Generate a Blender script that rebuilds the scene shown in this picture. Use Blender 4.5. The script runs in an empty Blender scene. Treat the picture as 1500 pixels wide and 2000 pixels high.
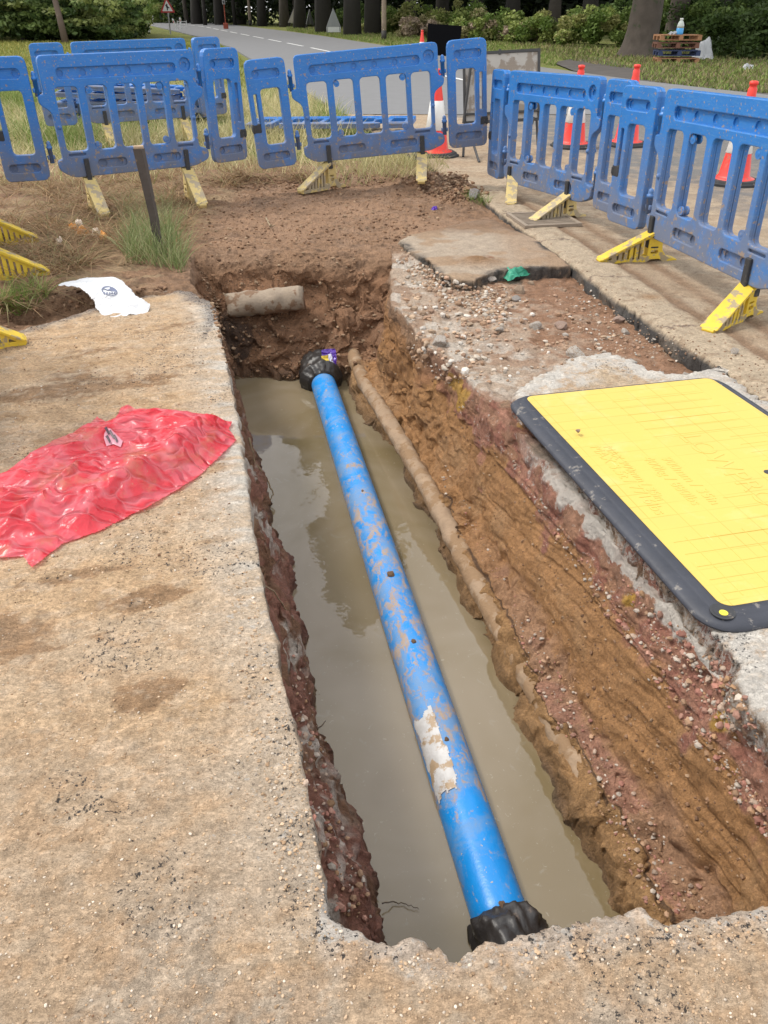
import bpy, bmesh, math, random
import numpy as np
from math import sin, cos, tan, atan, pi, radians
from mathutils import Vector, Matrix
from mathutils.bvhtree import BVHTree

random.seed(7); rng = np.random.default_rng(7)
SC = bpy.context.scene; COL = SC.collection
# ------------------------------------------------------------------ camera model
F, H, YH = 1560.0, 1.42, 15.0
PITCH = atan((1000-YH)/F); SP, CP = sin(PITCH), cos(PITCH)
def ray(px, py):
    a = (px-750)/F; b = (1000-py)/F
    return Vector((a, CP+b*SP, -SP+b*CP))
def gp(px, py, z=0.0):
    d = ray(px, py); t = (H-z)/-d.z
    return (d.x*t, d.y*t)
def at_y(px, py, Y):
    d = ray(px, py); t = Y/d.y
    return Vector((d.x*t, Y, H+d.z*t))
def curve_px(pts, z):
    """pixel list -> arrays (Y ascending, X)"""
    g = sorted([gp(p[0], p[1], (p[2] if len(p) > 2 else z))[::-1] for p in pts])
    return np.array([q[0] for q in g]), np.array([q[1] for q in g])
# ------------------------------------------------------------------ noise
_pr = np.random.default_rng(3).permutation(256); PERM = np.concatenate([_pr, _pr, _pr])
RT = np.random.default_rng(5).random(256)
def vnoise(P, s, seed=0):
    Q = np.asarray(P, float)*s + seed*17.31
    i = np.floor(Q).astype(np.int64); f = Q-i; f = f*f*(3-2*f); i &= 255
    def h(dx, dy, dz):
        return RT[PERM[PERM[PERM[(i[:, 0]+dx) & 255]+((i[:, 1]+dy) & 255)] + ((i[:, 2]+dz) & 255)]]
    x0 = h(0,0,0)*(1-f[:, 0])+h(1,0,0)*f[:, 0]; x1 = h(0,1,0)*(1-f[:, 0])+h(1,1,0)*f[:, 0]
    x2 = h(0,0,1)*(1-f[:, 0])+h(1,0,1)*f[:, 0]; x3 = h(0,1,1)*(1-f[:, 0])+h(1,1,1)*f[:, 0]
    y0 = x0*(1-f[:, 1])+x1*f[:, 1]; y1 = x2*(1-f[:, 1])+x3*f[:, 1]
    return y0*(1-f[:, 2])+y1*f[:, 2]
def fbm(P, s, o=4, seed=0, g=.5):
    r = 0; a = 1; t = 0
    for k in range(o):
        r = r + a*vnoise(P, s*2.03**k, seed+k*3); t += a; a *= g
    return r/t
def ridge(P, s, o=3, seed=0):
    r = 0; a = 1; t = 0
    for k in range(o):
        r = r + a*(1-np.abs(2*vnoise(P, s*2.1**k, seed+k*3)-1)); t += a; a *= .5
    return r/t
def sst(x, a, b):
    t = np.clip((x-a)/(b-a), 0, 1); return t*t*(3-2*t)
def mixc(c, d, m):
    return c*(1-m[:, None])+np.asarray(d)[None, :]*m[:, None]
# ------------------------------------------------------------------ object helpers
def setp(o, label=None, cat=None, group=None, kind=None):
    if label: o['label'] = label
    if cat: o['category'] = cat
    if group: o['group'] = group
    if kind: o['kind'] = kind
    return o
def mesh(name, V, Fc, mat=None, smooth=True, cols=None):
    V = np.asarray(V, np.float32).reshape(-1, 3); me = bpy.data.meshes.new(name)
    if isinstance(Fc, np.ndarray):
        n, k = Fc.shape
        me.vertices.add(len(V)); me.vertices.foreach_set('co', V.ravel())
        me.loops.add(n*k); me.loops.foreach_set('vertex_index', Fc.astype(np.int32).ravel())
        me.polygons.add(n); me.polygons.foreach_set('loop_start', np.arange(0, n*k, k, dtype=np.int32))
        me.update(calc_edges=True)
    else:
        me.from_pydata([tuple(v) for v in V], [], [tuple(f) for f in Fc]); me.update()
    me.polygons.foreach_set('use_smooth', np.full(len(me.polygons), smooth))
    if cols:
        for nm, c in cols.items():
            a = me.color_attributes.new(nm, 'FLOAT_COLOR', 'POINT')
            cc = np.ones((len(V), 4), np.float32); cc[:, :3] = c
            a.data.foreach_set('color', cc.ravel())
    if mat: me.materials.append(mat)
    me.validate(); return me
def link(name, me, parent=None, M=None):
    o = bpy.data.objects.new(name, me); COL.objects.link(o)
    if parent: o.parent = parent
    if M is not None: o.matrix_local = M
    return o
def empty(name, loc=(0, 0, 0), rz=0, label=None, cat=None, group=None):
    o = bpy.data.objects.new(name, None); COL.objects.link(o); o.location = loc; o.rotation_euler = (0, 0, rz)
    o.empty_display_size = .1
    return setp(o, label, cat, group)
class MB:
    """mesh collector"""
    def __init__(s): s.bm = bmesh.new()
    def box(s, c, d, M=None, bev=0):
        r = bmesh.ops.create_cube(s.bm, size=1); vs = r['verts']
        T = Matrix.Translation(c) @ Matrix.Diagonal((d[0], d[1], d[2], 1))
        if M is not None: T = M @ T
        bmesh.ops.transform(s.bm, matrix=T, verts=vs)
        if bev:
            es = list({e for v in vs for e in v.link_edges})
            bmesh.ops.bevel(s.bm, geom=es, offset=bev, segments=2, affect='EDGES', profile=.5)
        return s
    def tube(s, pts, r, n=10, cap=True):
        pts = [Vector(p) for p in pts]; rr = r if hasattr(r, '__len__') else [r]*len(pts)
        rings = []; up = Vector((0, 0, 1))
        for i, p in enumerate(pts):
            t = (pts[min(i+1, len(pts)-1)]-pts[max(i-1, 0)]).normalized()
            u = t.cross(up)
            if u.length < .05: u = t.cross(Vector((1, 0, 0)))
            u.normalize(); w = u.cross(t)
            rings.append([s.bm.verts.new(p+(u*cos(2*pi*k/n)+w*sin(2*pi*k/n))*rr[i]) for k in range(n)])
        for a, b in zip(rings, rings[1:]):
            for k in range(n): s.bm.faces.new((a[k], a[(k+1) % n], b[(k+1) % n], b[k]))
        if cap:
            s.bm.faces.new(rings[0][::-1]); s.bm.faces.new(rings[-1])
        return s
    def add(s, me, M=None):
        n = len(s.bm.verts); s.bm.from_mesh(me); s.bm.verts.ensure_lookup_table()
        if M is not None: bmesh.ops.transform(s.bm, matrix=M, verts=s.bm.verts[n:])
        return s
    def poly(s, pts):
        s.bm.faces.new([s.bm.verts.new(p) for p in pts]); return s
    def me(s, name, mat, smooth=False):
        bmesh.ops.recalc_face_normals(s.bm, faces=s.bm.faces)
        m = bpy.data.meshes.new(name); s.bm.to_mesh(m); s.bm.free()
        m.materials.append(mat); m.polygons.foreach_set('use_smooth', np.full(len(m.polygons), smooth)); return m
def rrect(x0, z0, x1, z1, r, n=4):
    P = []
    for cx, cz, a in ((x1-r, z0+r, -90), (x1-r, z1-r, 0), (x0+r, z1-r, 90), (x0+r, z0+r, 180)):
        for k in range(n+1):
            t = radians(a+90*k/n); P.append((cx+r*cos(t), cz+r*sin(t)))
    return P
def circ(cx, cz, r, n=14): return [(cx+r*cos(2*pi*k/n), cz+r*sin(2*pi*k/n)) for k in range(n)]
def roundpoly(P, r, n=3):
    out = []
    for i in range(len(P)):
        p = Vector(P[i]); a = Vector(P[i-1]); b = Vector(P[(i+1) % len(P)])
        da = (a-p); db = (b-p); rr = min(r, da.length*.45, db.length*.45)
        s = p+da.normalized()*rr; e = p+db.normalized()*rr
        for k in range(n+1):
            t = k/n; q = s*(1-t)**2+p*2*t*(1-t)+e*t*t; out.append((q.x, q.y))
    return out
_tmp = []
def shape2d(loops, depth, bev=0.0, yc=0.0):
    """filled 2-D outline with holes in the XZ plane, total thickness depth, centred on y=yc -> mesh"""
    cu = bpy.data.curves.new('c', 'CURVE'); cu.dimensions = '2D'; cu.fill_mode = 'BOTH'
    cu.extrude = max(depth/2-bev, .0001); cu.bevel_depth = bev; cu.bevel_resolution = 1; cu.offset = -bev
    for L in loops:
        sp = cu.splines.new('POLY'); sp.points.add(len(L)-1)
        for p, q in zip(sp.points, L): p.co = (q[0], q[1], 0, 1)
        sp.use_cyclic_u = True
    o = bpy.data.objects.new('c', cu); COL.objects.link(o)
    dg = bpy.context.evaluated_depsgraph_get(); me = bpy.data.meshes.new_from_object(o.evaluated_get(dg))
    bpy.data.objects.remove(o); bpy.data.curves.remove(cu)
    me.transform(Matrix.Translation((0, yc, 0)) @ Matrix.Rotation(pi/2, 4, 'X')); return me
# ------------------------------------------------------------------ materials
def newmat(name):
    m = bpy.data.materials.new(name); m.use_nodes = True; nt = m.node_tree; N = nt.nodes
    return m, nt, N['Principled BSDF']
def nd(nt, t, **k):
    n = nt.nodes.new(t)
    for a, b in k.items():
        if a.startswith('i_'): n.inputs[a[2:].replace('_', ' ')].default_value = b
        else: setattr(n, a, b)
    return n
def noise_n(nt, co, scale, detail=4, rough=.55, dist=0):
    n = nd(nt, 'ShaderNodeTexNoise'); n.inputs['Scale'].default_value = scale; n.inputs['Detail'].default_value = detail
    n.inputs['Roughness'].default_value = rough; n.inputs['Distortion'].default_value = dist
    nt.links.new(co, n.inputs['Vector']); return n.outputs['Fac']
def ramp(nt, fac, a, b, lo=0., hi=1.):
    n = nd(nt, 'ShaderNodeMapRange'); n.inputs['From Min'].default_value = a; n.inputs['From Max'].default_value = b
    n.inputs['To Min'].default_value = lo; n.inputs['To Max'].default_value = hi; nt.links.new(fac, n.inputs['Value']); return n.outputs['Result']
def mth(nt, op, a, b):
    n = nd(nt, 'ShaderNodeMath', operation=op)
    for i, v in enumerate((a, b)):
        if isinstance(v, (int, float)): n.inputs[i].default_value = v
        else: nt.links.new(v, n.inputs[i])
    return n.outputs[0]
def mixn(nt, fac, a, b, blend='MIX'):
    n = nd(nt, 'ShaderNodeMix', data_type='RGBA', blend_type=blend)
    for i, v in ((0, fac), (6, a), (7, b)):
        if isinstance(v, (int, float)): n.inputs[i].default_value = v
        elif isinstance(v, tuple): n.inputs[i].default_value = (*v, 1)
        else: nt.links.new(v, n.inputs[i])
    return n.outputs[2]
def bump(nt, h, st, dist, bsdf, prev=None):
    b = nd(nt, 'ShaderNodeBump'); b.inputs['Strength'].default_value = st; b.inputs['Distance'].default_value = dist
    nt.links.new(h, b.inputs['Height'])
    if prev: nt.links.new(prev, b.inputs['Normal'])
    nt.links.new(b.outputs[0], bsdf.inputs['Normal']); return b.outputs[0]
def coords(nt, kind='Object'): return nd(nt, 'ShaderNodeTexCoord').outputs[kind]
def simple(name, c, rough=.6, var=.25, scale=20, bumpst=0, metal=0, spec=.5, dirt=None, dirtscale=9, dirtth=.55):
    m, nt, B = newmat(name); co = coords(nt)
    f = noise_n(nt, co, scale, 5)
    base = mixn(nt, 1.0, tuple(c), mixn(nt, f, (1-var,)*3, (1+var,)*3), 'MULTIPLY')
    if dirt is not None:
        d = ramp(nt, noise_n(nt, co, dirtscale, 8, .65), dirtth, dirtth+.05)
        base = mixn(nt, d, base, tuple(dirt))
    nt.links.new(base, B.inputs['Base Color']); B.inputs['Roughness'].default_value = rough
    B.inputs['Metallic'].default_value = metal; B.inputs['Specular IOR Level'].default_value = spec
    if bumpst: bump(nt, noise_n(nt, co, scale*3, 6), bumpst, .01, B)
    return m
def earth_mat():
    m, nt, B = newmat('earth'); co = coords(nt)
    vc = nd(nt, 'ShaderNodeVertexColor', layer_name='Col'); mk = nd(nt, 'ShaderNodeVertexColor', layer_name='Msk')
    sep = nd(nt, 'ShaderNodeSeparateColor'); nt.links.new(mk.outputs[0], sep.inputs[0])
    f1 = noise_n(nt, co, 14, 6, .65); f2 = noise_n(nt, co, 90, 5, .7); f3 = noise_n(nt, co, 320, 3, .6)
    v = mth(nt, 'MULTIPLY', ramp(nt, f1, .28, .72, .80, 1.18), ramp(nt, f2, .28, .72, .68, 1.28))
    v = mth(nt, 'MULTIPLY', v, ramp(nt, f3, .3, .7, .80, 1.18))
    cc = nd(nt, 'ShaderNodeCombineXYZ')
    for i in range(3): nt.links.new(v, cc.inputs[i])
    base = mixn(nt, 1.0, vc.outputs[0], cc.outputs[0], 'MULTIPLY')
    # pale stone grains
    g = mth(nt, 'SUBTRACT', noise_n(nt, co, 45, 7, .75), mth(nt, 'MULTIPLY', sep.outputs[1], .22))
    g2 = ramp(nt, mth(nt, 'SUBTRACT', noise_n(nt, co, 38, 8, .78), mth(nt, 'SUBTRACT', .75, mth(nt, 'MULTIPLY', sep.outputs[1], .30))), 0, .05)
    base = mixn(nt, mth(nt, 'MULTIPLY', g2, .8), base, (.50, .46, .41))
    # black bitumen specks
    s2 = ramp(nt, mth(nt, 'SUBTRACT', noise_n(nt, co, 85, 6, .72), mth(nt, 'SUBTRACT', .79, mth(nt, 'MULTIPLY', sep.outputs[0], .34))), 0, .035)
    base = mixn(nt, mth(nt, 'MULTIPLY', s2, .92), base, (.022, .023, .026))
    nt.links.new(base, B.inputs['Base Color'])
    r = mth(nt, 'SUBTRACT', .93, mth(nt, 'MULTIPLY', sep.outputs[2], ramp(nt, f1, .3, .7, .30, .6)))
    nt.links.new(r, B.inputs['Roughness']); B.inputs['Specular IOR Level'].default_value = .35
    mpe = nd(nt, 'ShaderNodeMapping'); mpe.inputs['Rotation'].default_value = (0, 0, -.27); mpe.inputs['Scale'].default_value = (.6, 1.25, 1.0); nt.links.new(co, mpe.inputs[0])
    fl = ramp(nt, noise_n(nt, mpe.outputs[0], 30, 9, .68, .8), .46, .55); fl2 = ramp(nt, noise_n(nt, mpe.outputs[0], 75, 6, .7, .6), .50, .57)
    b0 = bump(nt, fl, .55, .006, B); b0 = bump(nt, fl2, .6, .0035, B, b0)
    b1 = bump(nt, noise_n(nt, co, 40, 8, .74), .28, .014, B, b0)
    bump(nt, noise_n(nt, co, 150, 6, .75), .9, .006, B, b1)
    return m
def vcmat(name, rough=.7, transl=0., var=.3, scale=3.0):
    m, nt, B = newmat(name); vc = nd(nt, 'ShaderNodeVertexColor', layer_name='Col')
    c = vc.outputs[0]; B.inputs['Roughness'].default_value = rough; B.inputs['Specular IOR Level'].default_value = .3
    nt.links.new(c, B.inputs['Base Color'])
    if transl:
        T = nd(nt, 'ShaderNodeBsdfTranslucent'); nt.links.new(c, T.inputs[0])
        mx = nd(nt, 'ShaderNodeMixShader'); mx.inputs[0].default_value = transl
        nt.links.new(B.outputs[0], mx.inputs[1]); nt.links.new(T.outputs[0], mx.inputs[2])
        nt.links.new(mx.outputs[0], nt.nodes['Material Output'].inputs[0])
    return m
def plastic_blue(name, c, mudtop):
    m, nt, B = newmat(name); co = coords(nt)
    base = mixn(nt, noise_n(nt, co, 5, 4), tuple(x*.8 for x in c), tuple(x*1.25 for x in c))
    # scuffs
    mp = nd(nt, 'ShaderNodeMapping'); mp.inputs['Scale'].default_value = (3, 3, 14); nt.links.new(co, mp.inputs[0])
    base = mixn(nt, ramp(nt, noise_n(nt, mp.outputs[0], 7, 8, .75), .52, .70, 0, .5), base, (.12, .28, .47))
    # mud splashes, more towards the foot
    sx = nd(nt, 'ShaderNodeSeparateXYZ'); nt.links.new(co, sx.inputs[0])
    low = ramp(nt, sx.outputs[2], .04, mudtop, 1, 0)
    film = mth(nt, 'MULTIPLY', mth(nt, 'POWER', low, .7), ramp(nt, noise_n(nt, co, 6, 6, .6), .26, .52))
    base = mixn(nt, mth(nt, 'MULTIPLY', film, .78), base, (.165, .155, .15))
    sp = ramp(nt, mth(nt, 'ADD', noise_n(nt, co, 26, 5, .6), mth(nt, 'MULTIPLY', low, .05)), .64, .665)
    base = mixn(nt, mth(nt, 'MULTIPLY', sp, .8), base, (.30, .215, .14))
    sp2 = ramp(nt, noise_n(nt, co, 60, 3, .5), .655, .68)
    base = mixn(nt, mth(nt, 'MULTIPLY', sp2, .8), base, (.34, .27, .19))
    nt.links.new(base, B.inputs['Base Color'])
    B.inputs['Roughness'].default_value = .38; nt.links.new(mth(nt, 'ADD', .33, mth(nt, 'MULTIPLY', film, .5)), B.inputs['Roughness'])
    bump(nt, noise_n(nt, co, 40, 5), .12, .004, B); return m
M_earth = earth_mat()
M_blue = plastic_blue('blue_plastic', (.022, .165, .50), .48)
M_blue2 = plastic_blue('faded_blue_plastic', (.028, .172, .49), .62)
M_yel = simple('yellow_foot', (.66, .46, .035), .5, .22, 12, .1, dirt=(.32, .25, .15), dirtscale=11, dirtth=.53)
M_yelpale = simple('pale_foot', (.58, .44, .17), .6, .22, 12, .1, dirt=(.36, .29, .19), dirtscale=11, dirtth=.5)
M_black = simple('black_rubber', (.03, .031, .034), .62, .4, 14, .2, dirt=(.15, .125, .1), dirtscale=22, dirtth=.6)
# ------------------------------------------------------------------ key ground curves
kerbY, kerbX = curve_px([(920, 370), (1010, 440), (1120, 517), (1215, 590), (1400, 712), (1500, 790)], 0)
kerbY = np.concatenate([[-4.0], kerbY, [43.4, 65, 110]]); kerbX = np.concatenate([[3.05], kerbX, [-7.44, -14.3, -29]])
def KX(y): return np.interp(y, kerbY, kerbX)
TRL = [(380, 498), (383, 565, -.02), (418, 592), (438, 690), (460, 800), (480, 925), (497, 1050), (522, 1190), (553, 1330), (578, 1440), (600, 1540), (622, 1670), (640, 1780)]
eY, eX = curve_px(TRL, 0)
WZ = -.73
wlY, wlX = curve_px([(445, 738), (462, 790), (478, 840), (492, 880), (512, 930), (524, 990), (540, 1070), (562, 1135), (592, 1240), (612, 1330), (628, 1400), (640, 1460), (655, 1520), (692, 1600), (720, 1700), (745, 1765), (775, 1840)], WZ)
wrY, wrX = curve_px([(672, 735), (700, 800), (758, 870), (828, 1000), (872, 1130), (925, 1215), (960, 1310), (1030, 1430), (1100, 1560), (1150, 1680), (1190, 1800)], WZ)
ftY, ftX = curve_px([(745, 735), (800, 815), (870, 905), (925, 1000), (1000, 1135), (1130, 1345), (1250, 1510), (1400, 1770)], -.53)
rbY, rbX = curve_px([(735, 640), (790, 720), (880, 800), (960, 890), (1010, 960), (1100, 1065), (1200, 1215), (1330, 1400), (1420, 1530), (1500, 1650)], -.28)
wbY, wbX = curve_px([(745, 600), (800, 680), (880, 760), (960, 830), (1040, 930), (1130, 1050), (1220, 1180), (1330, 1340), (1410, 1440), (1500, 1570)], -.13)
rtY, rtX = curve_px([(714, 470, -.01), (745, 560, -.05), (790, 640, -.08), (868, 700, -.08), (930, 755, -.07), (985, 795, -.03), (1040, 872, -.03), (1130, 985, -.03), (1200, 1075, -.03), (1300, 1180, -.03), (1410, 1262, -.03), (1445, 1310, -.03), (1500, 1425, -.03)], 0)
# ------------------------------------------------------------------ terrain with the trench
def stack_prof(Y):
    """anchor arrays x[k], z[k] for each row Y (before end closure)"""
    one = np.ones_like(Y)
    exn = np.interp(Y, eY, eX)
    zl = np.where(Y > 4.62, -.03, -.15)
    a = []
    a.append((-6.0*one, zl)); a.append((np.minimum(exn-.5, -1.2)*one, zl)); a.append((exn-.03, zl))
    wl = np.interp(Y, wlY, wlX); wr = np.interp(Y, wrY, wrX)
    a.append(((exn-.03)*.42+wl*.58, -.36*one)); a.append((wl, WZ*one)); a.append((wl+.10, -.98*one))
    a.append((wr-.07, -.98*one)); a.append((wr, WZ*one)); 
    ft = np.interp(Y, ftY, ftX)
    nr_ = 1-sst(Y, 1.9, 3.2); a.append((wr+.055+.03*nr_, (-.605+.03*nr_)*one)); a.append((wr*.42+ft*.58, -.568*one)); a.append((ft, -.535*one))
    rb = np.maximum(np.interp(Y, rbY, rbX), ft+.03); wb = np.maximum(np.interp(Y, wbY, wbX), rb+.02); rt = np.maximum(np.interp(Y, rtY, rtX), wb+.015)
    a.append((rb, -.28*one)); a.append((wb, -.13*one))
    zt = np.interp(Y, [0, 3.1, 3.5, 5.2, 5.6, 6.2], [-.075, -.075, -.07, -.06, -.03, -.02])
    a.append((rt, zt)); a.append((rt+.22, np.minimum(zt, np.interp(Y, [3.2, 3.6, 5.2, 5.6], [-.1, -.085, -.062, -.02]))))
    a.append((KX(Y)+.05, np.interp(Y, [3.2, 3.6, 5.2, 5.6, 6.6], [-.12, -.10, -.08, -.05, -.05]))); a.append((KX(Y)+1.2, -.12*one))
    return np.array([q[0] for q in a]), np.array([q[1] for q in a])
SEG = [110, 44, 34, 40, 24, 84, 10, 16, 26, 22, 46, 34, 18, 30, 60, 8]
rowsY = np.concatenate([np.linspace(-3, .3, 12)[:-1], np.linspace(.3, .85, 40)[:-1], np.linspace(.85, 2.2, 190)[:-1],
                        np.linspace(2.2, 3.6, 150)[:-1], np.linspace(3.6, 5.0, 120)[:-1], np.linspace(5.0, 5.95, 130)[:-1], np.linspace(5.95, 9.6, 160)])
AX, AZ = stack_prof(rowsY)
uu = []
for k, n in enumerate(SEG):
    uu += [k+j/n for j in range(n)]
uu.append(len(SEG)); uu = np.array(uu)
R, C = len(rowsY), len(uu)
k0 = np.minimum(uu.astype(int), len(SEG)-1); fr = uu-k0
# smooth the corners a little by blending linear interpolation
X = AX[k0, :].T*(1-fr)+AX[k0+1, :].T*fr; Z = AZ[k0, :].T*(1-fr)+AZ[k0+1, :].T*fr
Yg = np.repeat(rowsY[:, None], C, 1)
# end closures: the back wall and the front wall
Pb = np.stack([X.ravel(), Yg.ravel()*0+1.7, Yg.ravel()*0], 1)
ledge = (vnoise(np.stack([X.ravel(), Yg.ravel()*0, Yg.ravel()*0], 1), 2.3, 4).reshape(R, C)-.5)*.12
top = np.where(uu[None, :] < 3, AZ[2][:, None], np.where(uu[None, :] > 13, Z, -.02))
d = Yg+ledge*0.6
# depth fraction along y: bottom reaches 5.06, top 5.72
zcap_back = np.interp(d, [5.02, 5.10, 5.22, 5.30, 5.40, 5.50, 5.60, 5.74], [-1.0, -.70, -.52, -.40, -.33, -.16, -.07, -.0])
zcap_back = np.where(d > 5.74, 0.5, zcap_back)
zcap_front = np.interp(Yg, [.42, .62], [.5, -1.0]); zcap_front = np.where(Yg > .62, -1.1, zcap_front)
inT = (uu[None, :] > 2.0) & (uu[None, :] < 13.6)
Zc = np.maximum(Z, np.minimum(np.maximum(zcap_back, zcap_front), top))
Z = np.where(inT, Zc, Z)
P = np.stack([X.ravel(), Yg.ravel(), Z.ravel()], 1)
zdepth = -P[:, 2]
U = np.repeat(uu[None, :], R, 0).ravel(); Yf = P[:, 1]
wallness = sst(zdepth, .04, .2)*(1-sst(zdepth, .9, 1.0))
near = 1-sst(Yf, 7.5, 9.5)
# displacement
def dv(P, s, o, seed): return np.stack([fbm(P, s, o, seed)-.5, fbm(P, s, o, seed+31)-.5, fbm(P, s, o, seed+67)-.5], 1)
Dp = dv(P, 3.0, 2, 1)*.10*wallness[:, None] + dv(P, 9., 3, 5)*(.058*wallness+.030*near+.07*wallness*sst(Yf, 4.9, 5.1))[:, None] + dv(P, 30., 3, 9)*(.020*wallness+.016*near)[:, None]
clod = sst(ridge(P, 22, 2, 15), .55, .95)-.4
Dp[:, 2] += clod*.010*near; Dp[:, 0] += clod*.012*wallness*np.where(U < 6, .8, -.5)
# smooth bucket strokes low on the right wall, running down towards the viewer
str_m = sst(U, 9.9, 10.3)*(1-sst(U, 11.3, 11.9))*(1-sst(Yf, 2.8, 4.0))
Q = np.stack([U*6.5+Yf*4.0, Yf*.8, U*0], 1)
Dp *= (1-.6*str_m)[:, None]; Dp[:, 0] += str_m*(fbm(Q, 1.5, 4, 22, .55)-.5)*.042
P2 = P+Dp
cv = at_y(590, 585, 5.36); dq = (P-np.array([cv.x+.05, cv.y, cv.z+.02]))/np.array([.10, .16, .11]); P2[:, 1] += .20*np.exp(-(dq**2).sum(1))*(P[:, 1] > 5.1)
cv2 = at_y(515, 555, 5.45); dq = (P-np.array([cv2.x, cv2.y, cv2.z]))/np.array([.35, .14, .05]); P2[:, 1] += .07*np.exp(-(dq**2).sum(1))
# spoil mound by the second barrier, and rough verge
def blob(P, c, sx, sy, h): return h*np.exp(-((P[:, 0]-c[0])/sx)**2-((P[:, 1]-c[1])/sy)**2)
rough = .5+fbm(P, 8, 4, 40)
for (px, py, sx, sy, h) in [(850, 366, .35, .22, .17), (905, 385, .14, .16, .11), (780, 352, .3, .2, .06), (600, 345, .9, .22, .045), (430, 350, .5, .25, .05), (955, 505, .10, .07, .06)]:
    c = gp(px, py); P2[:, 2] += blob(P, c, sx, sy, h)*rough
lv = (1-sst(P[:, 0]-np.interp(Yf, [4.5, 5.5, 7.5], [-1.25, -1.45, -1.35]), -.15, .1))*sst(Yf, 4.55, 4.9)
P2[:, 2] += lv*(.02+.05*(fbm(P, 5, 4, 44)-.4))
# loose soil bank behind the left slab
P2[:, 2] += (1-sst(np.abs(Yf-(4.9+(-P[:, 0]-1.2)*-.9)), .05, .45))*.06*(P[:, 0] < -1.0)*(Yf > 4.2)*rough*.9
# ---- colour
brown = np.array([.265, .158, .092]); clay = np.array([.35, .182, .074]); dark = np.array([.095, .055, .034]); red = np.array([.345, .17, .115])
white = np.array([.58, .53, .46]); tan_ = np.array([.40, .285, .175]); pale = np.array([.42, .33, .25])
n1 = fbm(P, 2.2, 4, 50); n2 = fbm(P, 7, 4, 55); n3 = fbm(P, 20, 4, 60)
Cc = np.repeat(brown[None, :], len(P), 0)
Cc = mixc(Cc, [.30, .19, .12], sst(n2, .5, .62)*.7*(zdepth < .1)); Cc = mixc(Cc, dark, sst(n3, .56, .66)*.5)
# verge with dry matted grass
Cc = mixc(Cc, [.36, .265, .15], lv*sst(n2, .4, .55)*.6)
# walls
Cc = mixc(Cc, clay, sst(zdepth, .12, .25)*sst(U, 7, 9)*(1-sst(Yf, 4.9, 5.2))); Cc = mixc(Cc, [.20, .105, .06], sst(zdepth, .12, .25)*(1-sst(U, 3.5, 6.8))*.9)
bw = sst(Yf, 4.9, 5.1)*sst(zdepth, .05, .2)
Cc = mixc(Cc, [.25, .13, .068], bw*.9)
Cc = mixc(Cc, dark*.6, bw*(1-sst(P[:, 0]-(-1.0), .0, .45))*sst(zdepth, .3, .45)*sst(n2, .42, .6)*.9)
Cc = mixc(Cc, [.38, .225, .11], sst(n2, .52, .64)*sst(zdepth, .2, .4)*sst(U, 7, 9)*.5*(1-sst(Yf, 4.9, 5.2)))
Cc = mixc(Cc, [.275, .135, .055], sst(n1, .5, .62)*sst(U, 10, 10.4)*(zdepth > .15)*.55)
isr = (U > 10) & (Yf < 5.1)
jit = (n2-.5)*1.5+(n3-.5)*1.1
redm = sst(U+jit, 10.95, 11.25)*(1-sst(U+jit, 13.0, 13.4))*(1-sst(Yf, 3.4, 4.2))*isr
Cc = mixc(Cc, red, redm*(.45+.5*sst(n2, .4, .55))); Cc = mixc(Cc, [.28, .115, .08], redm*sst(n3, .5, .6)*.8)
whm = sst(U+jit*1.1, 12.1, 12.5)*(1-sst(U, 13.6, 14.2))*(1-sst(Yf, 2.3, 3.2))*isr
Cc = mixc(Cc, white, whm*sst(n2, .36, .5)*.9); Cc = mixc(Cc, [.45, .27, .04], redm*sst(fbm(P, 6, 3, 77), .66, .72)*.8)
# left wall: red-brown with white lime veins
lw = (U < 4.2)*(U > 2.1)*sst(zdepth, .1, .2)*(1-sst(Yf, 3.2, 4.2))
Cc = mixc(Cc, [.27, .12, .085], lw*sst(n2, .42, .55)*.8); vein = sst(ridge(P*np.array([1.6, .7, 1.]), 5, 3, 81), .70, .80)
Cc = mixc(Cc, white, lw*vein*sst(n3, .42, .55)*(1-sst(U, 3.2, 3.9))*.75)
# shelf: pinkish gravel
shm = sst(U, 8.6, 9.1)*(1-sst(U+jit*.4, 9.9, 10.2))*(1-sst(Yf, 2.2, 3.2))
Cc = mixc(Cc, [.33, .195, .125], shm*.7); Cc = mixc(Cc, red*1.0, shm*sst(n2, .5, .6)*.75)
rid = sst(U, 6.9, 7.2)*(1-sst(U, 8.3, 8.7))*(1-sst(Yf, 4.9, 5.2)); Cc = mixc(Cc, [.36, .205, .085], rid*.8); Cc = mixc(Cc, dark*.8, rid*(1-sst(np.abs(U-8.55+(n2-.5)), .0, .3))*.8)
Cc = mixc(Cc, dark*.8, sst(1-np.abs(U-8.62+(n2-.5)*.5), .82, .95)*(1-sst(Yf, 3.2, 4))*.85)  # dark lines put the shade of the groove beside the ridge into the colour
# excavated area on the right: pinkish stony spoil, browner by the kerb
ex = sst(U, 12.6, 13.2)*sst(Yf, 3.2, 3.5)*(1-sst(Yf, 5.4, 5.8))
Cc = mixc(Cc, [.36, .245, .17], ex*.85); Cc = mixc(Cc, pale*1.05, ex*(1-sst(U+jit, 13.9, 14.9))*sst(n2, .4, .52)*.8)
Cc = mixc(Cc, [.52, .46, .39], ex*(1-sst(U+jit, 13.7, 14.5))*sst(fbm(P, 9, 4, 79, .6), .50, .58)*.8)
Cc = mixc(Cc, [.255, .130, .07], ex*sst(U+jit, 14.35, 14.6)*.75)
Cc = mixc(Cc, [.33, .20, .12], sst(Yf, 5.5, 5.8)*(1-sst(Yf, 7.2, 8))*sst(n1, .42, .6)*.7*(1-lv))
Ms = np.zeros_like(P)
Ms[:, 1] = .35*ex+.35*redm+.9*whm+.22*shm+.12*lw+.12*wallness+.1
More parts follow.
